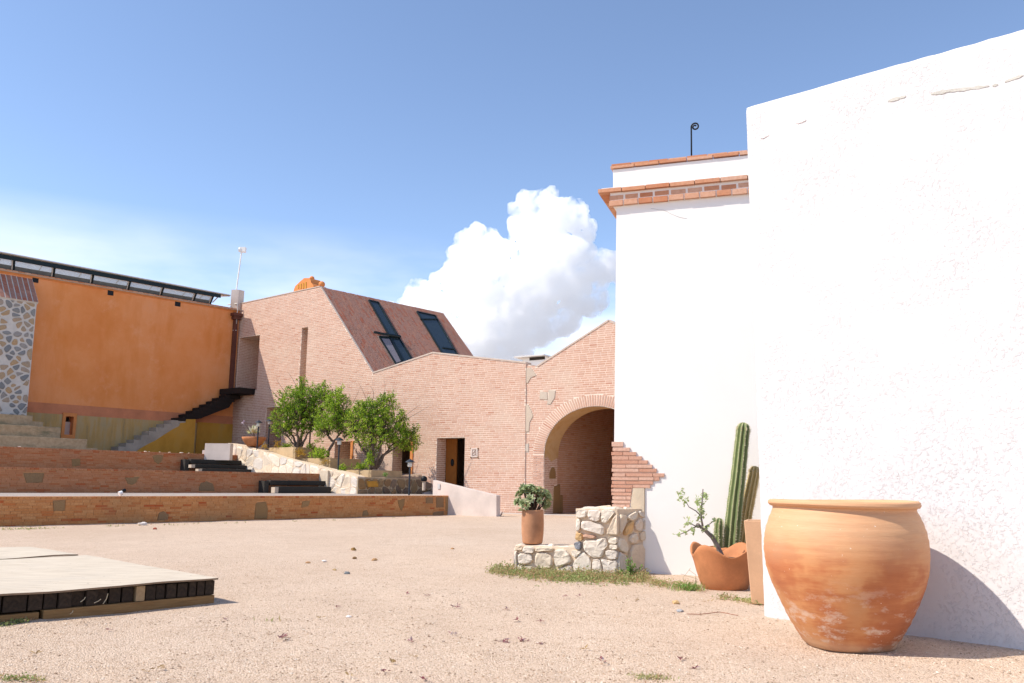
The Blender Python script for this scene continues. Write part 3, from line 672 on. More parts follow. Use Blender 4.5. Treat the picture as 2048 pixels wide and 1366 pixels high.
# top stones: a flat layer lying on the core, u along the wall, 'vertical' axis running back
class Flat:
    def __init__(s, P, u): s.P = V(P); s.u = u; s.n = Z.copy()
FT = Flat(PF.w(0, zt - .02, -.04), PF.u); back = V((-PF.n.x, -PF.n.y, 0))
rubble(FT, [(uL, 0), (-.02, 0), (.30, .85), (uL, .85)], m_stone, R, .28, .012, .035, 0, 1.2, 3, .006, vaxis=back)
FT = Flat(PF.w(0, zl_ - .03, -.03), PF.u)
rubble(FT, [(uLL + .02, 0), (uL, 0), (uL, .58), (uLL + .02, .5)], m_stone, R, .22, .01, .03, 0, 1.3, 6, .005, vaxis=back)

# ================================================================== gabled brick building
def shell(pl, outline, depth, d, mat, parent, name='shell', off=-.1):
    n = len(outline); vs = [pl.w(u, z, off) for u, z in outline]; vs += [v + d * depth for v in vs]
    fs = [(i, (i + 1) % n, n + (i + 1) % n, n + i) for i in range(n)] + [tuple(range(n, 2 * n))]
    mb = MB(); mb.add(vs, fs); return mb.build(name, mat, parent)
def rect(pl, x0, x1, ytop, zbot, y=None): 
    u0, z = pl.px(x0, ytop); u1, z2 = pl.px(x1, ytop); return [(u0, zbot), (u1, zbot), (u1, z), (u0, z)]
def edge_cap(pl, a, b, h, proud, mat, parent, name='coping', dep=.5):
    (u0, z0), (u1, z1) = a, b; d = V((u1 - u0, z1 - z0, 0)).normalized(); nx, nz_ = -d.y, d.x
    if nz_ < 0: nx, nz_ = -nx, -nz_
    pts = [pl.w(u, z, proud) for u, z in ((u0, z0), (u1, z1), (u1 + nx * h, z1 + nz_ * h), (u0 + nx * h, z0 + nz_ * h))]
    mb = MB(); mb.prism(pts, -pl.n * dep); mb.build(name, mat, parent)
R = thing('gabled_brick_building', G.w(0, 0), 'low pink brick building with shallow gable and dark doorways behind the trees', 'building')
gO = [(0, -.2), (0, G.px(1049, 727)[1]), G.px(866, 706.5), (gl, G.px(745, 747)[1]), (gl, -.2)]
d1 = rect(G, 874, 930, 876, .55); d2 = rect(G, 786, 822, 880, .9)
wall('wall', G, gO, [d1, d2], .75, m_mortar, R)
shell(G, gO, 9, -G.n, m_mortar, R, 'roof', -.76)
bricks(G, gO, [d1, d2], m_brick, R, n_single=300)
edge_cap(G, gO[1], gO[2], .07, .03, m_copg, R); edge_cap(G, gO[2], gO[3], .07, .03, m_copg, R)
for d in (d1, d2):                               # brick in the left reveals
    RV = Plane(G.w(d[0][0], 0), -G.n); RV.n = G.u.copy()
    bricks(RV, [(0.02, d[0][1]), (.74, d[0][1]), (.74, d[2][1]), (.02, d[2][1])], [], m_brick, R, n_single=0, proud=.008)
du0, du1 = d1[0][0], d1[1][0]
dr = MB(); dr.slab(G, G.U(893, -.76, 900), G.U(914, -.76, 900), d1[0][1], d1[2][1] - .02, -.80, -.72); do_ = dr.build('door', m_door, R)
mb = MB(); c_ = G.w(G.U(904, -.7), G.px(904, 925, -.7)[1], -.70); mb.sphere(c_, .09, sz=2.0); mb.build('door_knocker', m_black, do_)
for d, x0, x1 in ((d2, 821, 826),):
    mb = MB(); mb.slab(G, G.U(x0, y=920), G.U(x1, y=920), d[0][1], d[2][1], -.3, .05); mb.build('door_frame', m_orange2, R)
    mb = MB(); mb.slab(G, d[0][0] + .5, d[1][0], d[0][1], d[2][1] - .02, -.82, -.76); mb.build('door', m_door, R)
# carved plaque beside the door
pq = pxpoly(G, [(942.5, 896.5), (956, 896), (956, 914), (942, 914.5)]); mb = MB(); mb.prism([G.w(u, z, .0) for u, z in pq], G.n * .045); pl_ = mb.build('plaque', m_pconc, R)
mb = MB()
for a, b in (((945, 899), (953, 899)), ((953, 899), (946, 908)), ((946, 905), (953, 905)), ((946, 911), (953, 908)), ((946, 900), (945, 911)), ((952, 901), (953, 911))):
    mb.tube([G.w(*G.px(*a), .047), G.w(*G.px(*b), .047)], .022, 5)
mb.build('carving', simple('carving', (.40, .30, .25), .1, 9, 60, .3), pl_)
for x, y in ((942, 897), (956.5, 896.5), (942, 914.5), (956.5, 914.5)):
    mb = MB(); mb.sphere(G.w(*G.px(x, y), .03), .035); mb.build('stud', m_gstone, pl_)

# ================================================================== arched brick building
AP = Plane(GB - G.n * .05, G.u)
R = thing('arched_brick_building', AP.w(1, 0), 'pink brick building with tall round archway between the gabled building and white tower', 'building')
u0a = AP.U(1049.6); uc = AP.U(1188, y=860); zs0 = AP.px(1088, 908)[1]; ztp = AP.px(1188, 812.5)[1]; aw = uc - AP.U(1088, y=950); ahh = ztp - zs0
aO = [(u0a, -.2), (u0a, AP.px(1049, 729)[1]), AP.px(1075, 734), AP.px(1217.7, 642), (AP.px(1217.7, 642)[0] + 3.2, AP.px(1075, 734)[1] - .2), (AP.px(1217.7, 642)[0] + 3.2, -.2)]
NA = 28
arc = [(uc - aw * math.cos(math.pi * i / NA), zs0 + ahh * math.sin(math.pi * i / NA)) for i in range(NA + 1)]
ah = [(uc - aw, -.19)] + arc + [(uc + aw, -.19)]
wall('wall', AP, aO, [ah], 1.2, m_mortar, R)
shell(AP, aO, 8, -AP.n, m_mortar, R, 'roof', -1.19)
bw = AP.U(1088, y=900) - AP.U(1066, y=900)
band = [(uc - aw - bw, -.2)] + [(uc - (aw + bw) * math.cos(math.pi * i / NA), zs0 + (ahh + bw * .9) * math.sin(math.pi * i / NA)) for i in range(NA + 1)] + [(uc + aw + bw, -.2)]
inl = [[(1048.5, 734.5), (1062, 734.5), (1074, 751), (1063, 755), (1055, 768), (1048.5, 765)], [(1080, 782), (1095, 784), (1096, 800), (1079, 799)], [(1097, 779), (1112, 780), (1110, 796), (1101, 810), (1094, 809), (1097, 795)],
       [(1049, 809), (1056, 807), (1063, 820), (1067, 832), (1060, 845), (1058, 866), (1049, 866)], [(1048, 774), (1053, 775), (1054, 789), (1048, 790)], [(1048, 888), (1058, 886), (1058, 904), (1047.5, 904)]]
ipz = [pxpoly(AP, p) for p in inl]
bricks(AP, aO, [band] + ipz, m_brick, R, n_single=300)
for p in inl: inlay(AP, p, m_pstone, R)
nv = 74; mb = MB()
for i in range(nv):                              # voussoirs, one brick each
    a = math.pi * (i + .5) / nv; ca, sa = math.cos(a), math.sin(a)
    p0 = V((uc - aw * ca, zs0 + ahh * sa)); p1 = V((uc - (aw + bw) * ca, zs0 + (ahh + bw * .9) * sa)); m_ = (p0 + p1) / 2; dd = (p1 - p0); ln = dd.length; dd.normalize()
    if AP.w(m_.x, m_.y).x / AP.w(m_.x, m_.y).y > .125: continue
    ax = AP.u * dd.x + Z * dd.y; az = AP.u * -dd.y + Z * dd.x
    tb = math.pi * math.sqrt((aw * sa) ** 2 + (ahh * ca) ** 2) / nv
    single('arch_brick', m_brick, R, AP.w(m_.x, m_.y, .004), ax, AP.n, az, ln * random.uniform(.86, .95), .028, tb * .68)
bricks(AP, [(uc - aw - bw, -.1), (uc - aw - .01, -.1), (uc - aw - .01, zs0), (uc - aw - bw, zs0)], [], m_brick, R, ch=.082, bl=.4, proud=.02, n_single=60, name='arch_brick')
# reveal: ochre plaster on the vault, brick and stone on the jamb
zpl = AP.px(1100, 922)[1]
lin = [(uc - aw + .012, zpl + .1)] + [(uc - (aw - .012) * math.cos(math.pi * i / NA), zs0 + (ahh - .012) * math.sin(math.pi * i / NA)) for i in range(NA + 1)] + [(uc + aw - .012, zpl)]
mb = MB(); k = len(lin); zz_ = [0, -.25, -.6, -.95, -1.26]
vs = [AP.w(u, z + (.12 * math.sin(j * 2.1) if i == 0 else 0), -.015 + o) for j, o in enumerate(zz_) for i, (u, z) in enumerate(lin)]
mb.add(vs, [(j * k + i, j * k + i + 1, (j + 1) * k + i + 1, (j + 1) * k + i) for j in range(len(zz_) - 1) for i in range(k - 1)])
m_vault = M('vault_plaster', lambda t, b: (setc(t, b, ramp(t, nse(t, pos(t, 'World'), 1.6, 8, .68), [(.3, (.46, .26, .10)), (.5, (.55, .36, .19)), (.7, (.50, .28, .09))])), bump(t, b, nse(t, pos(t, 'World'), 25, 4), .3, .01)))
mb.build('vault_lining', m_vault, R, True)
JB = Plane(AP.w(uc - aw, 0), -AP.n); JB.n = AP.u.copy()
js = [pxpoly(JB, p) for p in ([(1098, 947), (1103, 934), (1108, 934), (1111, 945), (1111, 958), (1098, 958)], [(1107, 972), (1120, 968), (1120, 1026), (1105, 1028)], [(1120, 990), (1125, 990), (1125, 1026), (1120, 1026)])]
bricks(JB, [(0.02, -.1), (1.19, -.1), (1.19, zpl + .2), (.02, zpl + .2)], js, m_brick, R, ch=.082, bl=.3, n_single=60)
for p in js: inlay(JB, p, m_gstone, R, raw=True)
IN = Plane(AP.w(uc - aw - .05, 0, -1.2), -AP.n); IN.n = AP.u.copy()
mb = MB(); u_, v_ = uc - aw - .05, uc + aw + .6; zc_ = ztp + .8
pts = [(u_, -.1), (u_, zc_), (v_, zc_), (v_, -.1)]; vs = [AP.w(u, z, -1.205) for u, z in pts] + [AP.w(u, z, -8.5) for u, z in pts]
mb.add(vs, [(0, 1, 5, 4), (1, 2, 6, 5), (2, 3, 7, 6), (3, 0, 4, 7), (4, 5, 6, 7)]); mb.build('passage', m_tmortar, R)
bricks(IN, [(0.02, -.05), (7.2, -.05), (7.2, zc_), (.02, zc_)], [], m_brick, R, ch=.097, n_single=200, proud=.01)
edge_cap(AP, aO[2], aO[3], .075, .03, m_copg, R); edge_cap(AP, aO[3], aO[4], .075, .03, m_copg, R)
# roof light standing behind the valley
rv = at(1060, 716, 42.5); ax_ = AP.u
mb = MB(); mb.box(rv + ax_ * -.45 + Z * -1.2, ax_ * 1.3, -AP.n * 1.5, Z * 1.22); sk = mb.build('roof_vent', m_whitep, R)
mb = MB(); mb.box(rv + ax_ * -.02 + Z * -.13 + AP.n * .02, ax_ * .88, -AP.n * .05, Z * .15); mb.build('opening', m_void, sk)
mb = MB(); mb.box(rv + ax_ * -.75 + Z * .02 + AP.n * .35, ax_ * 1.75, -AP.n * 2.2, Z * .07); mb.build('cover', m_alum, sk)

# ================================================================== tall brick building with the sloping roof
R = thing('tall_brick_building', TF.w(-5, 0), 'tall pink brick building with a steep brick roof slope and two dark skylights', 'building')
zk = TF.px(745, 747)[1]; pr = TF.px(640, 573.5); zle = TF.px(478, 608.5)[1]
tO = [(0, -.2), (0, zk), pr, (tl - .3, zle), (tl - .3, -.2)]
zop = TF.px(516, 779)[1]; u1 = TF.U(518, y=700)
hA = [(tl + .15, zop), (u1, zop), (u1, TF.px(518, 670)[1]), (tl + .15, TF.px(518, 670)[1])]
sa, sb = TF.px(604, 657), TF.px(616.3, 654); zsb = TF.px(612, 830)[1]; hB = [(sa[0], zsb), (sb[0], zsb), (sb[0], sb[1]), (sa[0], sb[1])]
hC = rect(TF, 670, 702, 883, 1.6); zr = TF.px(545, 814)[1]; hD = [(TF.U(531, y=850), 1.0), (TF.U(563.5, y=850), 1.0), (TF.U(563.5, y=850), zr), (TF.U(531, y=850), zr)]
tH = [hA, hB, hC, hD]
wall('wall', TF, tO, tH, 1.6, m_mortar, R)
bricks(TF, tO, tH, m_brick, R, n_single=300)
for h in tH:
    RV = Plane(TF.w(h[0][0], 0), -TF.n); RV.n = TF.u.copy()
    bricks(RV, [(0.02, h[0][1]), (1.58, h[0][1]), (1.58, h[2][1]), (.02, h[2][1])], [], m_brick, R, n_single=0, proud=.008)
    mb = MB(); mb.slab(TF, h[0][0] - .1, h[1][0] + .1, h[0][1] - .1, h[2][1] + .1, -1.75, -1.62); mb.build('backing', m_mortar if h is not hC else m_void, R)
bkp = Plane(TF.w(0, 0, -1.6), TF.u)
bricks(bkp, hA, [], m_brick, R, n_single=0); bricks(bkp, hD, [], m_brick, R, n_single=0)
mb = MB(); sw = TF.px(494, 704); mb.slab(TF, sw[0] + .5, sw[0] + 1.0, sw[1] - .35, sw[1], -1.58, -1.5); mb.build('wall_switch', simple('switch_box', (.30, .12, .04), .1, 5, 30, .1), R)
mb = MB(); mb.slab(TF, TF.U(702, y=900), TF.U(706.5, y=900), hC[0][1], hC[2][1], -.3, .05); mb.build('door_frame', m_orange2, R)
P1 = TF.w(*pr); P2 = TF.w(0, zk); sd = (P1 - P2).normalized(); rn = sd.cross(DT).normalized()
if rn.z < 0: rn = -rn
pe = pp(890, 632, P1, rn); LR = (pe - P1).dot(DT); SLn = (P1 - P2).length
class Slope: pass
SR = Slope(); SR.P = P2 + rn * .0; SR.u = sd; SR.n = rn
def rpx(x, y): p = pp(x, y, P1, rn) - P2; v = p - sd * 0; b = DT - sd * DT.dot(sd); b.normalize(); k = p.dot(b) / DT.dot(b); return ((p - DT * k).dot(sd), k)
def rw(uv, o=0.0): return P2 + sd * uv[0] + DT * uv[1] + rn * o
mb = MB(); a = [P2, P1, TF.w(tl - .3, zle), TF.w(tl - .3, 0), TF.w(0, 0)]; b = [p + DT * LR for p in a]
mb.add([p - TF.n * .6 if 0 else p - TF.n * 1.58 * 0 + DT * .05 for p in a] + b, [(0, 1, 6, 5), (1, 2, 7, 6), (2, 3, 8, 7), (4, 0, 5, 9), (5, 6, 7, 8, 9)]); mb.build('roof', m_rmortar, R)
s1 = [rpx(*p) for p in ((736.5, 601.5), (756, 606), (823, 719), (793, 735), (757, 675), (777, 672.5))]; s1h = [rpx(*p) for p in ((736.5, 601.5), (756, 606), (823, 719), (800, 735))]
s2 = [rpx(*p) for p in ((833, 624.5), (869.5, 632.5), (915, 712), (886, 712))]
bricks(SR, [(0.02, .06), (SLn, .06), (SLn, LR), (.02, LR)], [[rpx(*p) for p in ((735, 600), (757, 605), (825, 722), (797, 738), (752, 672), (775, 670))], [(u + (-.05 if i > 1 else .05), v) for i, (u, v) in enumerate(s2)]], m_rbrick, R, ch=.125, bl=.34, jt=.02, n_single=300, vaxis=DT, proud=.014)
def skylight(quad, bar=None):
    mb = MB(); mb.prism([rw(q, .02) for q in quad], rn * .03); g = mb.build('skylight', m_glass, R)
    mb = MB(); n = len(quad)
    for i in range(n): mb.tube([rw(quad[i], .06), rw(quad[(i + 1) % n], .06)], .055, 4)
    mb.build('frame', m_frame, g); return g
skylight([rpx(*p) for p in ((737, 602), (755.5, 606), (797, 677), (777, 672.5))])
g = skylight([rpx(*p) for p in ((758, 675), (797, 677), (823, 719), (797, 739))])
mb = MB(); mb.tube([rw(rpx(745, 670), .22), rw(rpx(757, 672), .2), rw(rpx(798, 677), .15)], .075, 6); mb.build('opening_bar', m_frame, g)
mb = MB(); mb.prism([rw(rpx(*p), .07) for p in ((778, 679), (783, 679), (806, 722), (801, 724))], rn * .04); mb.build('sash_rail', m_frame, g)
mb = MB(); mb.prism([rw(rpx(*p), .06) for p in ((761, 679), (777, 680), (800, 724), (790, 728))], rn * .03); mb.build('shade_panel', simple('grey_shade', (.20, .18, .20), .1, 3, 40, .1), g)
g = skylight(s2)
mb = MB(); mb.tube([rw(rpx(840, 640), .07), rw(rpx(873, 640), .07)], .05, 4); mb.tube([rw(rpx(884, 697), .07), rw(rpx(906, 700), .07)], .05, 4); mb.build('cross_bar', m_frame, g)
edge_cap(TF, pr, (tl - .3, zle), .05, .03, m_copg, R)
mb = MB(); mb.prism([rw((0, .02), -.02), rw((SLn, .02), -.02), rw((SLn, .12), -.02), rw((0, .12), -.02)], rn * .05); mb.build('verge', m_copg, R)
# orange ornament on the roof behind
o0 = at(606, 580, 54.0); k = 54 / FPX
def orn(x, y): return pp(x, y, o0, TF.n)
R = thing('orange_pediment', o0, 'small stepped orange masonry pediment on the roof edge of the tall brick building', 'ornament')
mb = MB(); mb.prism([orn(*p) for p in ((585, 592), (588, 578), (590.5, 572), (600, 563), (606, 558), (608, 556), (619, 556), (621, 560), (622, 565), (627, 571), (628, 592))], -TF.n * .9); mb.build('gable', m_orange2, R)
mb = MB(); mb.sphere(orn(613, 554.5) + -TF.n * .45, .17); mb.build('finial', m_orange2, R, True)
for x in (597, 602, 607, 612): mb = MB(); mb.prism([orn(x - 1.1, 577), orn(x + 1.1, 577), orn(x + 1.1, 569 - (x - 597) * .35), orn(x - 1.1, 569 - (x - 597) * .35)], TF.n * .03); mb.build('slot', m_ochre, R)
R = thing('orange_ball_finial', orn(634, 579), 'round orange ball finial beside the stepped pediment on the roof', 'ornament')
mb = MB(); mb.sphere(orn(634, 566.5) + -TF.n * .4, .21, seg=16, rings=12); mb.build('ball', m_orange2, R, True)
mb = MB(); mb.lathe(orn(633.5, 590) + -TF.n * .4, [(.25, 0), (.25, .42), (.16, .45), (.11, .56)], 16, closed=True); mb.build('pedestal', m_orange2, R)

# ================================================================== orange building on the left
R = thing('orange_building', OW.w(-6, 0), 'long orange limewashed building with glazed roof strip and stained concrete base', 'building')
ul = OW.U(-90, y=700); zt0, zt1 = OW.px(0, 540)[1], OW.px(474, 620)[1]
oO = [(0, 0), (0, zt1), (ul, zt0), (ul, 0)]
vents = [[OW.px(a, c), OW.px(b, c), OW.px(b, d), OW.px(a, d)] for a, b, c, d in ((65, 77, 552, 564.5), (215.5, 227, 579, 590), (350, 361, 601, 612))]
nich = [(OW.px(128, 850)[0], OW.px(128, 869)[1]), (OW.px(144, 850)[0], OW.px(128, 869)[1]), (OW.px(144, 850)[0], OW.px(136, 833)[1]), (OW.px(128, 850)[0], OW.px(136, 833)[1])]
wall('wall', OW, oO, vents + [nich], .5, m_orange, R)
mb = MB(); mb.slab(OW, ul, 0, 0, min(zt0, zt1) - .05, -5, -.52); mb.build('body', m_orange, R)
for h in vents:
    u_ = [p[0] for p in h]; z_ = [p[1] for p in h]; mb = MB(); mb.slab(OW, min(u_) + .01, max(u_) - .01, min(z_) + .004, max(z_) - .004, -.06, .012); v = mb.build('vent', m_black, R)  # black slab fills each hole, standing in for its dark inside
mb = MB(); pts = [OW.w(0, zt1 - .02, .0), OW.w(ul, zt0 - .02, 0)]
def strip(z0, z1, o0, o1, name, mat):
    mb = MB(); mb.prism([OW.w(0, zt1 + z0, o0), OW.w(0, zt1 + z1, o0), OW.w(0, zt1 + z1, o1), OW.w(0, zt1 + z0, o1)], OW.w(ul, zt0, 0) - OW.w(0, zt1, 0)); return mb.build(name, mat, R)
strip(-.115, -.04, -.4, .05, 'cornice', m_orange2); strip(-.035, .03, -.4, .11, 'cornice_bed', simple('bed_mortar', (.52, .40, .30), .1, 6, 60, .3))
u = ul; dz = (zt1 - zt0) / (0 - ul); 
while u < -.3:
    single('cornice_tile', m_tile, R, OW.w(u + .14, zt0 + (u - ul) * dz + .035, .02), OW.u, OW.n, Z, .255, .24, .05); u += .29
# glazed strip along the top
def top(x, y, o): return OW.w(*OW.px(x, y, o), o)
RL = .35
ga, gb_ = top(-60, 497, RL), top(441, 589, RL)
mb = MB(); mb.prism([ga, ga + OW.n * .06, ga + OW.n * .06 - Z * .21, ga - Z * .21], gb_ - ga); cn = mb.build('canopy_beam', m_frame, R)
ge = top(459, 592.5, RL) - top(-60, 495.5, RL)
mb = MB(); mb.prism([ga + Z * .02, ga + Z * .06 + OW.n * .14, ga + Z * .11 + OW.n * .14, ga + Z * .35 - OW.n * 2.2, ga + Z * .3 - OW.n * 2.2], ge); mb.build('canopy_sheet', m_alum, R)
ws = OW.w(ul, zt0 + .1, -.1); we = OW.w(OW.U(425, y=600), zt0 + (OW.U(425, y=600) - ul) * dz + .1, -.1)
bx = [-40, 29, 110, 188, 262, 328.5, 394, 428]
for x0, x1 in zip(bx, bx[1:]):
    p0 = top(x0, 505 + x0 * .186, RL); p1 = top(x1, 505 + x1 * .186, RL); q0 = OW.w(OW.U(x0 - 5, y=570), zt0 + (OW.U(x0 - 5, y=570) - ul) * dz + .08, -.05); q1 = OW.w(OW.U(x1 - 5, y=570), zt0 + (OW.U(x1 - 5, y=570) - ul) * dz + .08, -.05)
    mb = MB(); mb.prism([q0, q1, p1 - Z * .1, p0 - Z * .1], OW.n * -.012); mb.build('glass_panel', m_sheet, R)
    mb = MB(); mb.prism([q0, q1, q1 + (p1 - q1) * .3, q0 + (p0 - q0) * .3], OW.n * .02); mb.build('lower_rail', simple('grey_flashing', (.12, .13, .13), .2, 3, 40, .1, .5), R)
    mb = MB(); mb.tube([q1, p1 - Z * .12], .07, 4); po = mb.build('canopy_post', m_frame, R)
    mb = MB(); mb.tube([q1 - OW.u * .06, p1 - Z * .08 - OW.u * .06], .06, 4); mb.tube([q1 - OW.u * .75 + Z * .1, p1 - Z * .2 - OW.u * .45 - OW.n * .5], .03, 4); mb.build('strut', m_alum, R)
mb = MB(); q1 = OW.w(OW.U(425, y=605), OW.px(425, 605)[1], 0); mb.tube([q1, top(440, 590, RL)], .035, 4); mb.build('end_brace', m_alum, R)
# base band, concrete base, niche
zb1, zb2 = OW.px(200, 814)[1], OW.px(200, 834)[1]
def hslab(name, u0, u1, z0, z1, o0, o1, mat, holes=None):
    mb = MB(); mb.slab(OW, u0, u1, z0, z1, o0, o1); return mb.build(name, mat, R)
hslab('base_band', ul, 0, zb2, zb1, -.01, .05, m_band)
uo0, uo1 = OW.U(122, y=850), OW.U(150, y=850)
hslab('base', ul, uo0, 0, zb2, -.01, .10, m_plinth); hslab('base', uo1, 0, 0, zb2, -.01, .10, m_plinth)
zf0, zf1 = OW.px(136, 880)[1], OW.px(136, 826)[1]; ni0, ni1 = nich[0][0], nich[1][0]
hslab('niche_frame', uo0, ni0, zf0, zf1, -.02, .16, m_orange2); hslab('niche_frame', ni1, uo1, zf0, zf1, -.02, .16, m_orange2); hslab('niche_frame', ni0, ni1, nich[2][1], zf1, -.02, .16, m_orange2); hslab('niche_sill', ni0, ni1, zf0, nich[0][1], -.02, .16, m_orange2); hslab('base', uo0, uo1, 0, zf0 - .005, -.01, .1, m_plinth)
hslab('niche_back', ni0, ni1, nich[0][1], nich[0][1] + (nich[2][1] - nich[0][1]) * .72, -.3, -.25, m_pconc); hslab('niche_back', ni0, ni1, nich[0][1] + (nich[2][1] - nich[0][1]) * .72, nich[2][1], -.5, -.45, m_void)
hslab('side_panel', OW.U(391, y=870), -.02, 0, OW.px(420, 846)[1], .10, .13, m_ochre)
# downpipe
up = OW.U(469, y=640); z0_, z1_ = OW.px(457, 797)[1], OW.px(470, 640)[1]
dp = thing('downpipe', OW.w(up, z0_, .12), 'brown rainwater downpipe with square hopper head at the right end of the orange wall', 'pipe')
mb = MB(); mb.slab(OW, up - .11, up + .11, z0_, z1_, .03, .22); mb.build('pipe', m_pipe, dp)
mb = MB(); mb.slab(OW, up - .22, up + .22, z1_, z1_ + .2, .015, .34); mb.slab(OW, up - .3, up + .3, z1_ + .2, z1_ + .38, .01, .4); mb.build('hopper', m_pipe, dp)
# mast on its post
pb = at(468.5, 607, Oc.y - .2); kk = Oc.y / FPX
ms = thing('antenna_mast', pb, 'thin white antenna mast on a concrete post above the orange wall corner', 'antenna')
mb = MB(); mb.box(pb + V((-7.5 * kk, 0, -.4)), V((15 * kk, 0, 0)), -TF.n * .4, V((0, 0, 29 * kk + .4))); mb.build('post', m_pconc, ms)
mb = MB(); mb.tube([pb + V((0, .2, 25 * kk)), pb + V((5.5 * kk, .2, 112 * kk))], .045, 8); mb.build('mast', m_whitep, ms)
mb = MB(); mb.box(pb + V((2 * kk, .1, 110 * kk)), V((12 * kk, 0, 0)), V((0, .25, 0)), V((0, 0, 10 * kk))); mb.tube([pb + V((0, .2, 115 * kk)), pb + V((4 * kk, .2, 115 * kk))], 5 * kk, 10); mb.build('antenna_head', m_whitep, ms)
# security lamp on its conduit
la = TF.w(tl + .2, TF.px(478, 664)[1], .3)
lm = thing('wall_lamp', la, 'white bulb lamp hanging from bent conduit in the corner above the wooden stairs', 'lamp')
mb = MB(); mb.tube([TF.w(*TF.px(464, 611), .3), TF.w(*TF.px(483, 609), .3), TF.w(*TF.px(483.5, 622), .3), TF.w(*TF.px(479.5, 660), .3)], .035, 6); mb.build('conduit', m_alum, lm)
mb = MB(); mb.sphere(TF.w(*TF.px(478, 662.5), .3), .125, sz=1.5); mb.build('bulb', m_whitep, lm, True)

# wooden stairs
OFF = 1.0
R = thing('wooden_staircase', OW.w(OW.U(400, OFF), OW.px(400, 836, OFF)[1], OFF), 'dark wooden staircase climbing the orange wall to the corner opening', 'stairs')
tr = [(357, 835), (372, 828), (386, 821), (400, 814.5), (413, 808), (427, 801.5), (439, 795), (453, 789)]
uend = OW.U(464, OFF, 790)
for i, (x, y) in enumerate(tr):
    u, z = OW.px(x, y, OFF); mb = MB(); nu = OW.px(*tr[i + 1], OFF)[0] if i < 7 else uend; mb.slab(OW, u, nu + .55, z - .19, z, .14, OFF, random.random()); mb.build('tread', m_dwood, R)
sp_ = [OW.px(x, y, OFF - .03) for x, y in ((362, 838), (391, 839), (402, 836.5), (458, 815), (464, 806), (464, 788), (453, 793), (400, 819))]
mb = MB(); mb.prism([OW.w(u, z, OFF - .03) for u, z in sp_], -OW.n * .12); mb.build('stringer', m_dwood, R)
mb = MB(); mb.prism([OW.w(u, z, .25) for u, z in sp_], -OW.n * .1); mb.build('stringer', m_dwood, R)
zL = TF.px(508, 778)[1]; mb = MB(); mb.slab(TF, tl + .05, TF.U(508, y=780) + .1, zL - .34, zL, -.1, 1.05); mb.build('landing', m_dwood, R)
# concrete stairs below
R = thing('concrete_staircase', OW.w(OW.U(330, OFF), OW.px(330, 905, OFF)[1], OFF), 'grey concrete steps with ochre side rising along the stained base wall', 'stairs')
ys = [(237, 893), (252, 886), (268, 879), (283, 870), (298.5, 862), (313, 854.5), (328, 847.5), (343, 840)]
uE = OW.U(391, OFF, 850); zb_ = H3 - .3
for i, (x, y) in enumerate(ys):
    u, z = OW.px(x, y, OFF); zp = OW.px(*ys[i - 1], OFF)[1] if i else zb_
    mb = MB(); mb.slab(OW, u, uE, zp, z, .11, OFF); mb.build('step', m_conc, R)
pl_ = [OW.px(x, y, OFF) for x, y in ((391, 838.5), (372, 838.5), (371, 845), (360, 846), (358, 852), (346, 858), (330, 868), (312, 880), (296, 888), (280, 897), (268, 906))]
pl_ = pl_ + [(pl_[-1][0], zb_), (uE, zb_)]
mb = MB(); mb.prism([OW.w(u + .003, z, OFF + .003) for u, z in pl_], OW.n * .02); mb.build('side_render', m_ochre, R)

# stone buttress
BO = 1.15
BP = Plane(OW.w(0, 0, BO), DT)
R = thing('stone_buttress', BP.w(BP.U(30), 0), 'fieldstone buttress with red tiled sloping top against the orange wall', 'buttress')
bu0 = BP.U(-60, y=700); a_, b_ = BP.px(74, 604), BP.px(55, 840)
bz = OW.px(30, 553)[1]; bt = BP.px(30, 599)[1]
bpl = [(bu0, 0), (b_[0], 0), (a_[0], bt), (bu0, bt)]
mb = MB(); mb.prism([BP.w(u, z, -.01) for u, z in bpl], -BP.n * (BO - .02)); mb.build('core', m_bmort, R)
z0v = BP.px(30, 845)[1]
rubble(BP, [(bu0 + .1, z0v), (b_[0] - .03, z0v), (a_[0] - .03, bt - .03), (bu0 + .1, bt - .03)], m_bstone, R, .235, .042, .04, -.012, 1.9, 21, .01, rounds=1, drop=.12)
f0, f1 = BP.w(bu0, bt, .06), BP.w(a_[0] + .05, bt, .06); g1_ = OW.w(OW.U(63, y=560), bz, .02); sdv = (g1_ - f1); upv = (OW.w(0, bz, 0) - BP.w(0, bt, .06)); upv = upv - DT * upv.dot(DT)
class SB: pass
sb_ = SB(); sb_.P = BP.w(0, bt + .02, .06); sb_.u = upv.normalized(); sb_.n = sb_.u.cross(DT).normalized(); sb_.n = sb_.n if sb_.n.z > 0 else -sb_.n; ll = upv.length
mb = MB(); mb.prism([sb_.P + DT * bu0, sb_.P + DT * (a_[0] + .05), sb_.P + DT * (a_[0] + .05) + upv, sb_.P + DT * bu0 + upv], -sb_.n * .12); mb.build('roof_bed', m_bmort, R)
v = a_[0] + .04
while v > bu0:
    u = 0.0; k = random.random() * .2
    while u < ll - .05:
        e = min(u + (.27 if u else .15 + k), ll); single('roof_tile', m_rbrick, R, sb_.P + DT * (v - .11) + sb_.u * ((u + e) / 2) + sb_.n * -.012, sb_.u, sb_.n, DT, e - u - .018, .05, .195); u = e
    v -= .25

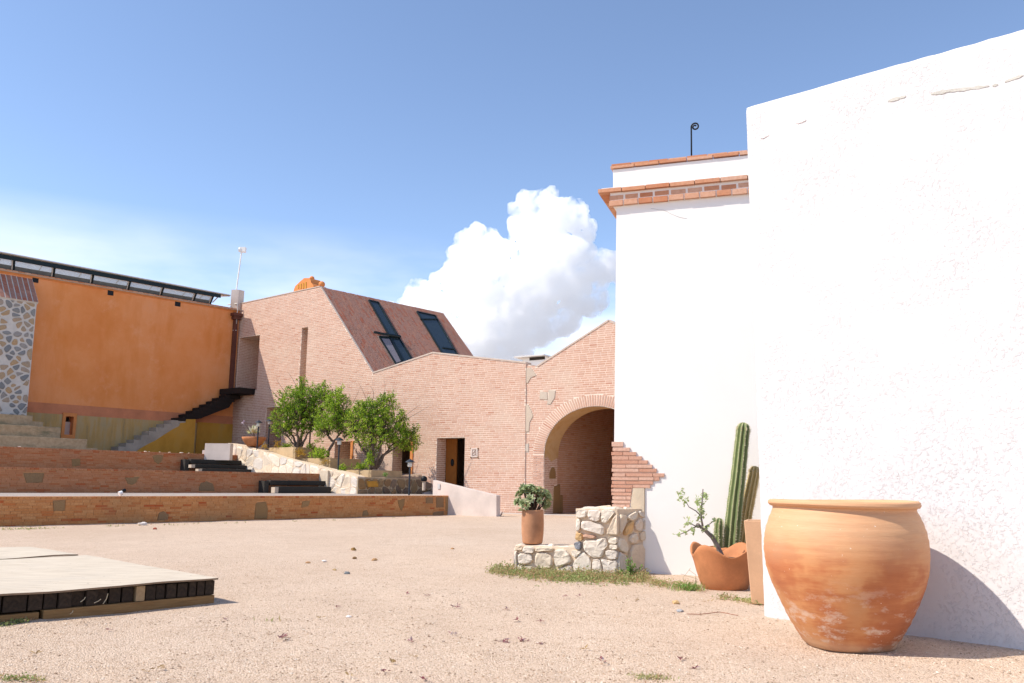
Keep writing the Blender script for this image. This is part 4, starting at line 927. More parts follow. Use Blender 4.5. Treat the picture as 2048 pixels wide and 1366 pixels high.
# ================================================================== terraces
def terrace(pl, xr, H, label, mat, mort, inl, zb, n_single, thick=.4, yr=960, uend=None, cap=m_tile, imat=None):
    u0 = pl.U(-70, y=yr); u1 = pl.U(xr, y=yr) if uend is None else uend; R = thing('terrace_wall', pl.w((u0 + u1) / 2, zb), label, 'wall', 'stepped brick terrace walls')
    mb = MB(); mb.slab(pl, u0, u1, zb, H - .004, -thick, 0); mb.build('core', mort, R)
    ip = [pxpoly(pl, p) for p in inl]; bricks(pl, [(u0, zb), (u1, zb), (u1, H - .065), (u0, H - .065)], ip, mat, R, ch=.074, bl=.27, jt=.012, proud=.014, n_single=n_single, rnd=.3)
    for i, p in enumerate(inl): inlay(pl, p, (imat or m_gstone), R, 0, .022)
    u = u0
    while u < u1 - .02:
        e = min(u + .14 * random.uniform(.9, 1.1), u1); single('cap_brick', mat, R, pl.w((u + e) / 2, H - .03, -.10), pl.u, pl.n, Z, e - u - .012, .25, .066); u = e
    return R
terrace(T1, 902, H1, 'lowest brick terrace wall, its foot in the sandy yard', m_tbrick, m_tmortar,
    [[(105, 1001), (131, 1000), (130, 1022), (107, 1023)], [(317, 1026), (327, 1022), (337, 1029), (336, 1040), (314, 1041)], [(511, 1005), (532, 1003), (536, 1018), (534, 1038), (508, 1039)], [(604, 1003), (621, 1000), (617, 1012), (602, 1016)], [(726, 1022), (733, 1019), (738, 1030), (724, 1033)], [(795, 1000), (809, 997), (808, 1010), (802, 1022), (797, 1012)], [(851, 993.5), (866, 993.5), (866, 1007), (851, 1007)], [(872, 993.5), (887, 993.5), (887, 1015), (872, 1016)], [(890.5, 993.5), (901, 993.5), (901, 1022), (891, 1023)], [(866, 1024), (888, 1022), (888, 1030), (864, 1031)]], -.12, 300, yr=1020, imat=m_gstone)
terrace(T2, 642, H2, 'middle brick terrace wall behind the gravel strip', m_ubrick, m_tmortar,
    [[(46, 946), (89, 946), (85, 965), (52, 967)], [(249, 955), (280, 953), (272, 966), (264, 970), (255, 968)], [(397, 975), (401, 966), (413, 962), (426, 967), (430, 982), (397, 982)]], H1 - .1, 300)
terrace(T3, 476, H3, 'highest brick terrace wall, loose stones along its top', m_ubrick, m_tmortar,
    [[(143, 918), (161, 917), (160, 932), (144, 933)], [(304, 912), (314, 909), (327, 911), (324, 922), (317, 929), (309, 924)]], H2 - .3, 200, yr=920)
tgp = [T1.w(T1.U(-70, y=1000), 0, -.3), T1.w(T1.U(902, y=1010), 0, -.3), SW.w(SW.U(880), 0, 0), C0.copy(), LW.w(LW.U(642), 0, -.1), T2.w(T2.U(-70), 0, .0)]
mb = MB(); mb.prism([V((p.x, p.y, -.2)) for p in tgp], Z * (H1 - .012 + .2)); tag(mb.build('gravel_terrace', m_grav), kind='structure')
mb = MB(); mb.prism([V((p.x, p.y, -.2)) for p in (T2.w(T2.U(-70), 0, -.3), T2.w(T2.U(640), 0, -.3), T3.w(T3.U(474), 0, 0), T3.w(T3.U(-70), 0, 0))], Z * (H2 - .03 + .2)); tag(mb.build('terrace_ground', m_grav), kind='structure')
mb = MB(); mb.prism([V((p.x, p.y, -.2)) for p in (T3.w(T3.U(-70), 0, -.3), T3.w(T3.U(470), 0, -.3), TF.w(TF.U(540), 0, .02), TF.w(tl, 0, .02), OW.w(ul, 0, .02))], Z * (H3 - .12 + .2)); tag(mb.build('terrace_ground', m_grav), kind='structure')
# concrete seats at the upper left
gap = (T3.P - OW.P).dot(OW.n)
for fr, xr, yt, lab, small in ((.62, 175, 878.5, 'lowest mossy concrete seat step below the niche', (195, 896)), (.48, 122, 855, 'middle concrete seat step ending at the orange niche', None), (.34, 66, 831.5, 'highest concrete seat step at the foot of the buttress', (87, 843.5))):
    pl = Plane(OW.w(0, 0, gap * fr), DT); u1, z1 = pl.px(xr, yt); u0 = pl.U(-80)
    R = thing('concrete_seat_step', pl.w((u0 + u1) / 2, z1 - .7), lab, 'seat step', 'concrete seat steps')
    mb = MB(); mb.slab(pl, u0, u1, H3 - .3, z1, -.9, 0); mb.build('seat', m_sconc, R, bevel=.02)
    if small: us, zs = pl.px(small[0], small[1] + .5); mb = MB(); mb.slab(pl, u1 + .003, us, H3 - .3, zs, -.7, -.02); mb.build('step', m_sconc, R)
# sleeper steps
def flight(pl, rows, label, cheek):
    p0 = pl.w(*pl.px(rows[0][0], rows[0][3], .3), .3); R = thing('sleeper_steps', p0, label, 'steps', 'black sleeper steps between the terraces')
    for i, (x0, x1, y0, y1, off) in enumerate(rows):
        u0, z = pl.px(x0, y0, off); u1, zb = pl.px(x1, y0, off)[0], pl.px(x0, y1, off)[1]
        mb = MB(); mb.slab(pl, u0, u1, zb, z, off - .34, off); mb.build('sleeper', m_sleep, R, bevel=.025)
        if i: xp = rows[i][0] - cheek; mb = MB(); ua = pl.px(xp, y0, off - .02)[0]; mb.slab(pl, ua, u0 - .004, zb, z - .03, off - .3, off - .02); mb.build('cheek', m_pstone, R)
    u0, z = pl.px(rows[0][0] - 3, rows[0][2] + 1, rows[0][4]); zb = pl.px(rows[-1][0], rows[-1][3], rows[-1][4])[1]
    mb = MB(); mb.slab(pl, u0 - .2, u0 + .02, zb - .1, z, .02, rows[0][4] - .03); mb.build('dark_hole_block', m_sleep, R)  # black block stands in for the dark hole beside the flight
flight(T3, [(382, 486, 918, 927, .5), (391, 495, 928, 935.5, .95), (405, 505, 936.5, 948, 1.4)], 'upper flight of black sleeper steps beside the sunlit stone wall', 8)
flight(T2, [(541, 652, 960.5, 970, .5), (558, 663, 973, 986, 1.0)], 'lower flight of black sleeper steps on the gravel strip', 8)

# ================================================================== stone retaining wall (sunlit side and shaded side)
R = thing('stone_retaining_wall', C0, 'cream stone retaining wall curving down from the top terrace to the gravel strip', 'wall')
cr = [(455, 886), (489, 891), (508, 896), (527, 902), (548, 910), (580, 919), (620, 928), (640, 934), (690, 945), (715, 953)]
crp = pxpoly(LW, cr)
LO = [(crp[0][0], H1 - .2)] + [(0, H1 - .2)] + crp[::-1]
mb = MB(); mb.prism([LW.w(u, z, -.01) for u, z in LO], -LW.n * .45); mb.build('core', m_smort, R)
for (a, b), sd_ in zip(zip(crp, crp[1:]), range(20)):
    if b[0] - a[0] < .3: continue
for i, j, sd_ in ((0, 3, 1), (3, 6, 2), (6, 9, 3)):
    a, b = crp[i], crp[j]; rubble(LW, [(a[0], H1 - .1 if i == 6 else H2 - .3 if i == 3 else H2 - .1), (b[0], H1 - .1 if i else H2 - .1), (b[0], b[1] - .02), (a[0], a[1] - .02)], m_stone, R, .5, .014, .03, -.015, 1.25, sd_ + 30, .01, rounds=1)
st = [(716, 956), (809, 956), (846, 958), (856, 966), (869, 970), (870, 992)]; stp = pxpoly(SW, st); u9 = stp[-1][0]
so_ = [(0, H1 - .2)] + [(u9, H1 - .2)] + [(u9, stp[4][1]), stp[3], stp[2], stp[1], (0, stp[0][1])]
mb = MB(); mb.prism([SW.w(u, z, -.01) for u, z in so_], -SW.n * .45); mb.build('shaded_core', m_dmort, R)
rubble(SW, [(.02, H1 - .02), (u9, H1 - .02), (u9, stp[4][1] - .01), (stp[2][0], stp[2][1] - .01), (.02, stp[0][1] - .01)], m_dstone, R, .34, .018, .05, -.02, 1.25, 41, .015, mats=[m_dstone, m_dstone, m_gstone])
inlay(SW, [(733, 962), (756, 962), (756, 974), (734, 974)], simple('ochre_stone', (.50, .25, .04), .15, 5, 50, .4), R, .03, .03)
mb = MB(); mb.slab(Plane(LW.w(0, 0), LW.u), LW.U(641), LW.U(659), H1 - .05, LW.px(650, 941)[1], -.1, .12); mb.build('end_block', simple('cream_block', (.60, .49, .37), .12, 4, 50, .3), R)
# low white walls behind the terrace end
R = thing('white_block_wall', at(428, 908, 43.5), 'short white plastered wall stub at the end of the top terrace', 'wall')
WB = Plane(at(428, 908, 43.2), V((.98, -.1, 0)))
for x0, x1, y in ((405, 456, 886.5), (400, 406, 900)):
    mb = MB(); mb.slab(WB, WB.U(x0), WB.U(x1), H3 - .3, WB.px(x0, y)[1], -.35, 0 if x0 > 401 else -.03); mb.build('block', m_pconc, R)

# planted slope behind the retaining wall
near = [LW.w(u, z - .03, -.2) for u, z in crp] + [SW.w(u, z - .03, -.2) for u, z in stp[1:4]]
far = []
for p in near:
    d = V((p.x, p.y, 0)).normalized(); t_ = [((pl.P - p).dot(pl.n)) / d.dot(pl.n) for pl in (TF, G)]; t_ = [t for t in t_ if t > 0] or [4.]
    qv = p + d * min(t_); far.append(V((qv.x, qv.y, p.z + .25)))
K_ = 8; vs = []
for a, b in zip(near, far):
    for j in range(K_ + 1):
        f = j / K_; p = a + (b - a) * f; vs.append(p + Z * (.10 * noise.noise(p * .8) * math.sin(math.pi * f)))
mb = MB(); mb.add(vs, [(i * (K_ + 1) + j, (i + 1) * (K_ + 1) + j, (i + 1) * (K_ + 1) + j + 1, i * (K_ + 1) + j + 1) for i in range(len(near) - 1) for j in range(K_)]); o = mb.build('planted_slope', m_slope, smooth=True); tag(o, kind='structure')
bm = bmesh.new(); bm.from_mesh(o.data); bmesh.ops.recalc_face_normals(bm, faces=bm.faces); [bmesh.ops.reverse_faces(bm, faces=bm.faces) for _ in (0,) if sum(f.normal.z for f in bm.faces) < 0]; bm.to_mesh(o.data); bm.free()
# pale concrete ramp wall
RW = Plane(gp(905, 1030.5), V((.86, -.51, 0)))
R = thing('ramp_wall', RW.w(1, 0), 'smooth pale concrete wall sloping down to the right below the doorway', 'wall')
ro = [(RW.U(866), -.1), (RW.px(993, 1020)[0], -.1), RW.px(993, 991), RW.px(868, 961), (RW.U(866), RW.px(868, 961)[1] + .02)]
mb = MB(); mb.prism([RW.w(u, z) for u, z in ro], -RW.n * .3); mb.build('wall', m_pconc, R, bevel=.01)
mb = MB(); a = RW.px(876, 968); b = RW.px(880.5, 978); mb.slab(RW, a[0], b[0], b[1], a[1], 0, .03); mb.build('switch_plate', m_alum, R)
mb = MB(); mb.prism([RW.w(ro[0][0], -.1, -.3), RW.w(ro[1][0], -.1, -.3), G.w(-1.3, -.1, .0), G.w(gl + 1, -.1, 0)], Z * .02); 
rp_ = [SW.w(u9 - .1, 1.0, -.4), RW.w(ro[0][0], .9, -.28), RW.w(ro[1][0], .05, -.28), G.w(-1.2, .05, .02), G.w(d2[1][0], .95, .02)]
mb = MB(); mb.add(rp_, [(0, 1, 2, 3, 4)]); tag(mb.build('ramp', m_pconc), kind='structure')
R = thing('bollard_light', at(848, 962, 37.2), 'dark rounded lamp head peeking over the top of the concrete ramp wall', 'lamp')
kk = 37.2 / FPX; b0 = at(848, 962, 37.2)
mb = MB(); mb.lathe(b0 + Z * -.4, [(.07, 0), (.07, .35), (.12, .38)], 12, closed=True); mb.build('post', m_pstone, R)
mb = MB(); mb.sphere(b0 + Z * .08, .14, sz=1.0); mb.build('head', m_black, R, True)

# ================================================================== plants: helpers
def leafq(mb, p, d, up, ln, w, tn, fold=.25):    # one pointed leaf, two triangles folded on its rib
    s = d.cross(up)
    s = s.normalized() if s.length > 1e-4 else V((1, 0, 0)); m = p + d * ln * .5; nn = s.cross(d).normalized()
    mb.add([p, m + s * w + nn * w * fold, p + d * ln, m - s * w + nn * w * fold], [(0, 1, 2), (0, 2, 3)], tn)
def rdir(rg, up=0.0): return V((rg.gauss(0, 1), rg.gauss(0, 1), rg.gauss(0, 1) + up)).normalized()
def bez(a, b, c, k=6): return [a * (1 - t) ** 2 + b * 2 * t * (1 - t) + c * t * t for t in [i / k for i in range(k + 1)]]

# planters on the slope
def planter(cx, cyb, Y, xl, xr, ytop, label):
    c = at(cx, cyb, Y); top = at(cx, ytop, Y).z; dl = V((-.77, .64, 0)).normalized(); dr = DT
    def ln(d, x):
        k = (x - 1024) / FPX; return (k * c.y - c.x) / (d.x - k * d.y)
    L1, L2 = ln(dl, xl), ln(dr, xr); R = thing('raised_planter', c, label, 'planter', 'raised planters on the slope'); h = top - c.z; b = c - Z * .5
    mb = MB(); mb.box(b, dl * L1, dr * .18, Z * (h + .5)); mb.build('side_wall', m_plan, R)
    mb = MB(); mb.box(b + dl * .183, dl * .18 * -1, dr * 0 + DT * L2, Z * (h + .497)); mb.build('side_wall', m_plan, R)
    mb = MB(); mb.prism([b + dl * .15 + dr * .15, b + dl * L1 + dr * .15, b + dl * L1 + dr * L2, b + dl * .15 + dr * L2], Z * (h + .42)); mb.build('soil', m_soil, R)
    return c, top, dl, L1, L2
PL1 = planter(590, 914, 42.3, 543, 655, 894, 'highest tan planter box on the slope, beside the leftmost tree')
PL2 = planter(660, 935, 41.0, 604, 728, 916, 'middle tan planter box on the slope with green weeds at its left end')
PL3 = planter(742, 954, 39.6, 698, 810, 940, 'lowest tan planter box on the slope, under the rightmost tree')

def tree(base, Y, limbs, blobs, seed, n, label, twigs):
    rg = random.Random(seed); b = at(base[0], base[1], Y) - Z * .15; k = Y / FPX
    R = thing('tree', b, label, 'tree', 'small leafy trees on the slope'); mb = MB(); ends = []
    for (x0, y0), (x1, y1), (x2, y2), r0, r1, dy in limbs:
        p0, p1, p2 = at(x0, y0, Y), at(x1, y1, Y + dy * .5), at(x2, y2, Y + dy)
        pts = bez(p0, p1, p2, 8); pts = [p + rdir(rg) * .03 * (0 < i < 8) for i, p in enumerate(pts)]
        mb.tube(pts, [r0 + (r1 - r0) * i / 8 for i in range(9)], 7); ends.append((pts, r1))
    mb.build('trunk', m_bark, R, True)
    lf = MB(); br = MB(); tot = sum(r[2] * r[3] for r in blobs)
    for bx_, by_, rx, ry in blobs:
        for _ in range(int(n * rx * ry / tot)):
            for _t in range(9):
                q = rdir(rg); f = rg.random() ** .42
                if f > .35: break
            p = at(bx_ + q.x * f * rx, by_ + 4 - q.z * f * ry, Y + q.y * f * rx * k * .95)
            pts, r1 = min(ends, key=lambda e: (e[0][-1] - p).length); s = pts[rg.choice((5, 6, 7, 8))]
            d = (p - s); out_ = (q + V((0, 0, .55))).normalized(); e = p + out_ * rg.uniform(.14, .34)
            if rg.random() < .3: br.tube([s, s + d * .5 + V((0, 0, .08)), p, e], [.012, .009, .006, .003], 4, False)
            else: br.tube([p - out_ * .12, e], [.006, .003], 3, False)
            tn0 = max(0, min(.6, .28 + q.z * .22 + rg.gauss(0, .16)))  # paler towards the top: the crown's sunlit tops are put into the leaf tone
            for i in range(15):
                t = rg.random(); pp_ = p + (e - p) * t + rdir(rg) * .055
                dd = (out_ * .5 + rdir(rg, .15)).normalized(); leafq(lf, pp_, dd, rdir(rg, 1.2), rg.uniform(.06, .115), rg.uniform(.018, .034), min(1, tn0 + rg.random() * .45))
    for a, m_, e in twigs:
        pts = bez(at(*a, Y), at(*m_, Y - .2), at(*e, Y - .3), 6); br.tube(pts, [.014 - .0018 * i for i in range(7)], 4, False)
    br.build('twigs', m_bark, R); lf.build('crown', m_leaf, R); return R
tree((597, 897), 43.2, [((595, 897), (590, 878), (572, 850), .075, .03, .3), ((597, 897), (597, 872), (590, 838), .085, .03, -.4), ((599, 897), (603, 868), (612, 830), .085, .03, .4), ((601, 897), (612, 872), (634, 838), .07, .025, -.3), ((594, 898), (583, 880), (561, 862), .05, .02, -.2)],
     [(585, 800, 34, 28), (615, 790, 30, 24), (572, 830, 26, 30), (605, 828, 36, 28), (640, 800, 22, 26), (560, 855, 14, 14), (632, 840, 24, 22), (648, 780, 10, 16), (604, 768, 7, 14), (588, 858, 22, 12)], 11, 960,
     'leftmost leafy tree on the slope with several dark stems', [((560, 800), (545, 780), (531, 771)), ((575, 790), (562, 775), (552, 756)), ((595, 780), (590, 762), (574, 742)), ((562, 830), (552, 810), (540, 790))])
tree((656, 913), 41.8, [((655, 914), (657, 898), (668, 882), .08, .06, 0), ((668, 882), (676, 872), (690, 858), .05, .025, .3), ((667, 883), (656, 872), (643, 862), .045, .02, -.3), ((667, 883), (655, 880), (656, 862), .04, .02, .2), ((672, 878), (680, 868), (678, 845), .04, .02, -.3), ((688, 876), (697, 868), (708, 862), .05, .02, .1)],
     [(660, 830, 26, 30), (680, 812, 18, 26), (650, 852, 22, 16), (690, 842, 22, 22), (678, 786, 5, 18), (640, 870, 9, 7), (668, 800, 16, 16)], 12, 500,
     'middle leafy tree with one thin trunk leaning right', [((665, 800), (668, 780), (660, 768)), ((690, 820), (700, 800), (688, 784)), ((690, 830), (712, 800), (722, 770))])
tree((748, 937), 40.3, [((744, 938), (738, 915), (722, 893), .10, .05, .2), ((722, 893), (712, 878), (704, 862), .05, .025, .2), ((747, 938), (750, 910), (742, 870), .085, .035, -.3), ((750, 938), (757, 915), (783, 900), .09, .045, .2), ((783, 900), (800, 890), (812, 866), .045, .02, .2), ((752, 938), (758, 905), (768, 862), .07, .03, -.3), ((755, 935), (770, 905), (792, 880), .06, .03, .3)],
     [(745, 830, 36, 32), (775, 845, 38, 34), (715, 840, 26, 24), (755, 868, 40, 22), (800, 872, 30, 24), (770, 806, 20, 18), (820, 880, 16, 20), (712, 868, 16, 10), (784, 794, 9, 9), (730, 812, 18, 16), (742, 900, 8, 20), (826, 858, 6, 12)], 13, 1050,
     'rightmost leafy tree with a wide forked trunk', [((735, 810), (732, 790), (718, 768)), ((760, 805), (775, 780), (768, 760)), ((800, 840), (825, 820), (842, 808)), ((800, 845), (830, 830), (858, 812)), ((745, 800), (752, 785), (740, 772))])

def shrub(x, y, Y, rx, ry, n, mat, label, name='shrub', ll=.16, seed=1, w=.022, up=.7, cat='shrub', group=None):
    rg = random.Random(seed); b = at(x, y, Y); k = Y / FPX; R = thing(name, b, label, cat, group); mb = MB(); st = MB()
    for i in range(n):
        q = rdir(rg, up); q.z = abs(q.z); p = b + V((q.x * rx * k, q.y * rx * k, q.z * ry * k)) * rg.random() ** .6
        leafq(mb, p, (q * .6 + rdir(rg, .5)).normalized(), rdir(rg, 1), ll * rg.uniform(.6, 1.2), w * rg.uniform(.7, 1.3), rg.random())
        if i % 12 == 0: st.tube([b, p], [.008, .004], 3, False)
    st.build('stems', m_bark, R); mb.build('foliage', mat, R); return R
shrub(640, 916, 41.3, 22, 20, 420, m_leaf, 'bushy green weeds spilling over the middle planter', seed=2)
shrub(600, 912, 42.2, 10, 16, 120, m_dryg, 'yellow dry shoots at the corner of the highest planter', seed=3)
shrub(556, 897, 43.4, 9, 16, 90, m_dryg, 'yellow orange shoots left of the leftmost tree', seed=4, w=.014)
shrub(528, 897, 43.3, 6, 11, 70, m_dryg, 'small yellow shoots beside the terracotta bowl', seed=14, w=.014)
shrub(574, 896, 43.6, 18, 8, 160, m_leaf, 'low green plants in the highest planter', seed=5)
shrub(622, 898, 43.0, 12, 10, 140, m_leaf, 'dark green plants under the right side of the leftmost tree', seed=15)
shrub(684, 940, 40.0, 8, 10, 110, m_leaf, 'small green bush at the foot of the middle lantern post', seed=6)
shrub(722, 938, 40.5, 24, 10, 220, m_leaf, 'low dark creepers in the lowest planter left of the trunk', seed=7)
shrub(739, 930, 39.9, 8, 26, 200, m_leaf, 'ivy climbing the trunk of the rightmost tree', seed=8)
shrub(770, 953, 38.6, 4, 7, 40, m_grass, 'tiny green sprout against the lowest planter', seed=9, ll=.1)
shrub(650, 928, 40.7, 9, 9, 70, m_dryg, 'small brownish clump under the middle planter weeds', seed=10, w=.014)

# lanterns
def lantern(x, yb, yt, Y, label, first=[None]):
    b = at(x, yb, Y); h = (yb - yt) * Y / FPX
    if first[0] is None:
        R = thing('path_lantern', b, label, 'lantern', 'black path lanterns'); H = h
        mb = MB(); mb.tube([b - Z * .2, b + Z * (H - .30)], .038, 8); mb.build('post', m_lan, R)
        mb = MB(); mb.lathe(b + Z * (H - .31), [(.07, 0), (.095, .02), (.105, .2), (.09, .21)], 14, closed=True); mb.build('glass', m_lglass, R, True)
        mb = MB(); mb.lathe(b + Z * (H - .115), [(.21, 0), (.20, .02), (.10, .10), (.05, .115), (.035, .14)], 16, closed=True); cp = mb.build('cap', m_lan, R)
        first[0] = (R, H); return
    r0, H = first[0]; r = r0.copy(); COL.objects.link(r); r.location = b; r['label'] = label; r.scale = (1, 1, h / H)
    for ch in [o for o in S.objects if o.parent == r0]: c = ch.copy(); COL.objects.link(c); c.parent = r
lantern(818, 991, 921, 36.3, 'black path lantern in front of the shaded brown stone wall')
lantern(676, 943, 877, 39.9, 'black path lantern at the left end of the lowest planter')
lantern(514, 898, 842, 43.6, 'black path lantern standing against the terracotta bowl')
lantern(536.5, 890, 839, 45.2, 'black path lantern just right of the terracotta bowl, before shaded brick')
lantern(619, 893, 848, 44.2, 'black path lantern half hidden in the leftmost tree')

# bowl with pale agave
Yb = 44.2; b = at(507, 893, Yb); k = Yb / FPX
R = thing('terracotta_bowl', b, 'wide shallow terracotta bowl at the top of the stone wall', 'bowl')
mb = MB(); mb.lathe(b, [(.30, 0), (.46, .16), (.58, .36), (.62, .47), (.60, .48), (.55, .40)], 36, closed=True); mb.build('bowl', m_terra2, R, True)
mb = MB(); mb.lathe(b + Z * .36, [(.56, 0), (.3, .03), (.01, .04)], 24); mb.build('soil', m_soil, R)
R = thing('potted_agave', b + Z * .4, 'pale yellow green agave on a short stem in the terracotta bowl', 'plant')
mb = MB(); mb.tube([b + Z * .38, at(506, 866, Yb)], .07, 8); mb.build('stem', m_gbark, R)
mb = MB(); rg = random.Random(4)
for i in range(60): q = rdir(rg, 1.3); q.z = abs(q.z) * 1.0; leafq(mb, at(506, 867, Yb), q.normalized(), rdir(rg, .5), rg.uniform(.32, .52), .045, min(1, q.z * .9 + rg.random() * .2))
mb.build('leaves', m_ylw, R)
R = thing('purple_flower', b + Z * .4, 'single small purple flower on a thin stalk above the terracotta bowl', 'flower')
mb = MB(); mb.tube(bez(b + Z * .4, at(496, 855, Yb), at(487, 845, Yb), 5), .010, 4); mb.build('stalk', m_bark, R)
mb = MB(); [leafq(mb, at(486.5, 844.5, Yb), rdir(rg), rdir(rg), .13, .04, rg.random()) for _ in range(14)]; mb.build('petals', leafm('petals', [(0, (.34, .26, .36)), (1, (.55, .48, .55))]), R)

# ================================================================== pots on the right
gc = gp(1699, 1292); dist = (gc - WW.P).dot(WW.n)
if dist < .68: gc = gc + WW.n * (.68 - dist)
m1 = gc.y / FPX
R = thing('giant_clay_pot', gc, 'giant weathered terracotta pot standing in front of the white wall', 'pot')
prof = [(.355, 0), (.385, .02), (.43, .085), (.505, .215), (.565, .36), (.615, .50), (.648, .64), (.662, .77), (.660, .86), (.645, .955), (.615, 1.045), (.590, 1.10), (.580, 1.125), (.583, 1.14), (.605, 1.147), (.618, 1.165), (.615, 1.188), (.597, 1.20), (.57, 1.198), (.545, 1.18), (.54, 1.12), (.59, .95), (.6, .7), (.5, .3), (.3, .06)]
zt_ = at(1689, 1000.5, gc.y).z / 1.2; rs = 164.5 * (gc - EYE).length / math.hypot(FPX, math.hypot(1697 - 1024, 1100 - 683)) / .662
rs *= .928
def pf(r, z, a, i): w = (1 - .06 * max(0, 1 - z / .6)) * (1 + .006 * math.sin(a * 2 + z * 3) + .004 * math.sin(a * 5 + z * 9)); return r * rs * w + .0022 * math.sin(z * 95 + a), z * zt_ + (.006 * math.sin(a * 2 + 1) if z > 1 else 0)
pr2 = []
for (r0, z0), (r1, z1) in zip(prof, prof[1:]):
    for j in range(4): pr2.append((r0 + (r1 - r0) * j / 4, z0 + (z1 - z0) * j / 4))
mb = MB(); mb.lathe(gc, pr2 + [prof[-1]], 96, pf); mb.build('body', m_terra, R, True, origin=gc)
# scalloped pot
sc_ = gp(1450, 1177); 
R = thing('scalloped_pot', sc_, 'terracotta pot with wavy scalloped rim holding a bare crooked sapling', 'pot'); ks = sc_.y / FPX; Hs = 72 * ks
def sf(r, z, a, i):
    f = z; w = math.cos(4 * (a - 2.35)) ; e = max(0, f - .35) / .65
    return r * ks * (1 + .05 * w * e), f * Hs * (1 + .14 * w * e * e)
mb = MB(); mb.lathe(sc_, [(41, 0), (43, .02), (48, .2), (54, .45), (59, .7), (64, .93), (66, 1.0), (64.5, 1.025), (61, 1.0), (56, .8), (50, .7), (2, .66)], 64, sf); mb.build('body', m_terra2, R, True)
mb = MB(); mb.lathe(sc_ + Z * Hs * .76, [(57 * ks, 0), (30 * ks, .02), (.01, .03)], 24); mb.build('soil', m_soil, R)
# sapling
Ys = sc_.y; rg = random.Random(8)
R = thing('sapling', at(1446, 1120, Ys), 'crooked grey stemmed sapling with a few pale leaves in the scalloped pot', 'plant')
mb = MB(); tk = [at(*p, Ys) for p in ((1447, 1122), (1441, 1106), (1434, 1090), (1424, 1074), (1413, 1063), (1406, 1055), (1398, 1052))]
mb.tube(tk, [.036, .033, .03, .027, .026, .024, .018], 8); mb.sphere(at(1396, 1051, Ys), .032)
shoots = []
for pts, r in (((1406, 1055), (1403, 1040), (1402, 1025), (1404, 1005), (1406, 978)), .014), (((1402, 1032), (1392, 1022), (1378, 1014), (1372, 1004)), .009), (((1396, 1052), (1386, 1056), (1372, 1064), (1356, 1070)), .010), (((1396, 1055), (1385, 1049), (1378, 1046)), .008), (((1408, 1054), (1418, 1049), (1427, 1042)), .008), (((1413, 1062), (1424, 1068), (1430, 1074)), .006):
    q = [at(x, y, Ys + jit(.05)) for x, y in pts]; mb.tube(q, [r * (1 - .6 * i / len(q)) for i in range(len(q))], 6); shoots.append(q)
mb.build('stem', m_gbark, R, True)
mb = MB()
for cx, cy_, rx, ry, n in ((1364, 994, 7, 11, 26), (1371, 1003, 4, 5, 10), (1396, 1004, 8, 9, 34), (1402, 1022, 8, 10, 34), (1410, 994, 6, 7, 22), (1400, 1038, 6, 5, 12), (1376, 1046, 6, 6, 18), (1357, 1069, 5, 4, 10), (1370, 1066, 6, 4, 14), (1386, 1060, 6, 4, 12), (1408, 1058, 9, 5, 22), (1426, 1043, 4, 4, 8), (1430, 1072, 4, 4, 8)):
    for _ in range(int(n * 1.4)): p = at(cx + rg.gauss(0, .55) * rx, cy_ + rg.gauss(0, .55) * ry, Ys + rg.gauss(0, .04)); leafq(mb, p, rdir(rg, .3), rdir(rg, 1), rg.uniform(.034, .06), rg.uniform(.011, .019), rg.random())
mb.build('leaves', m_sprig, R)
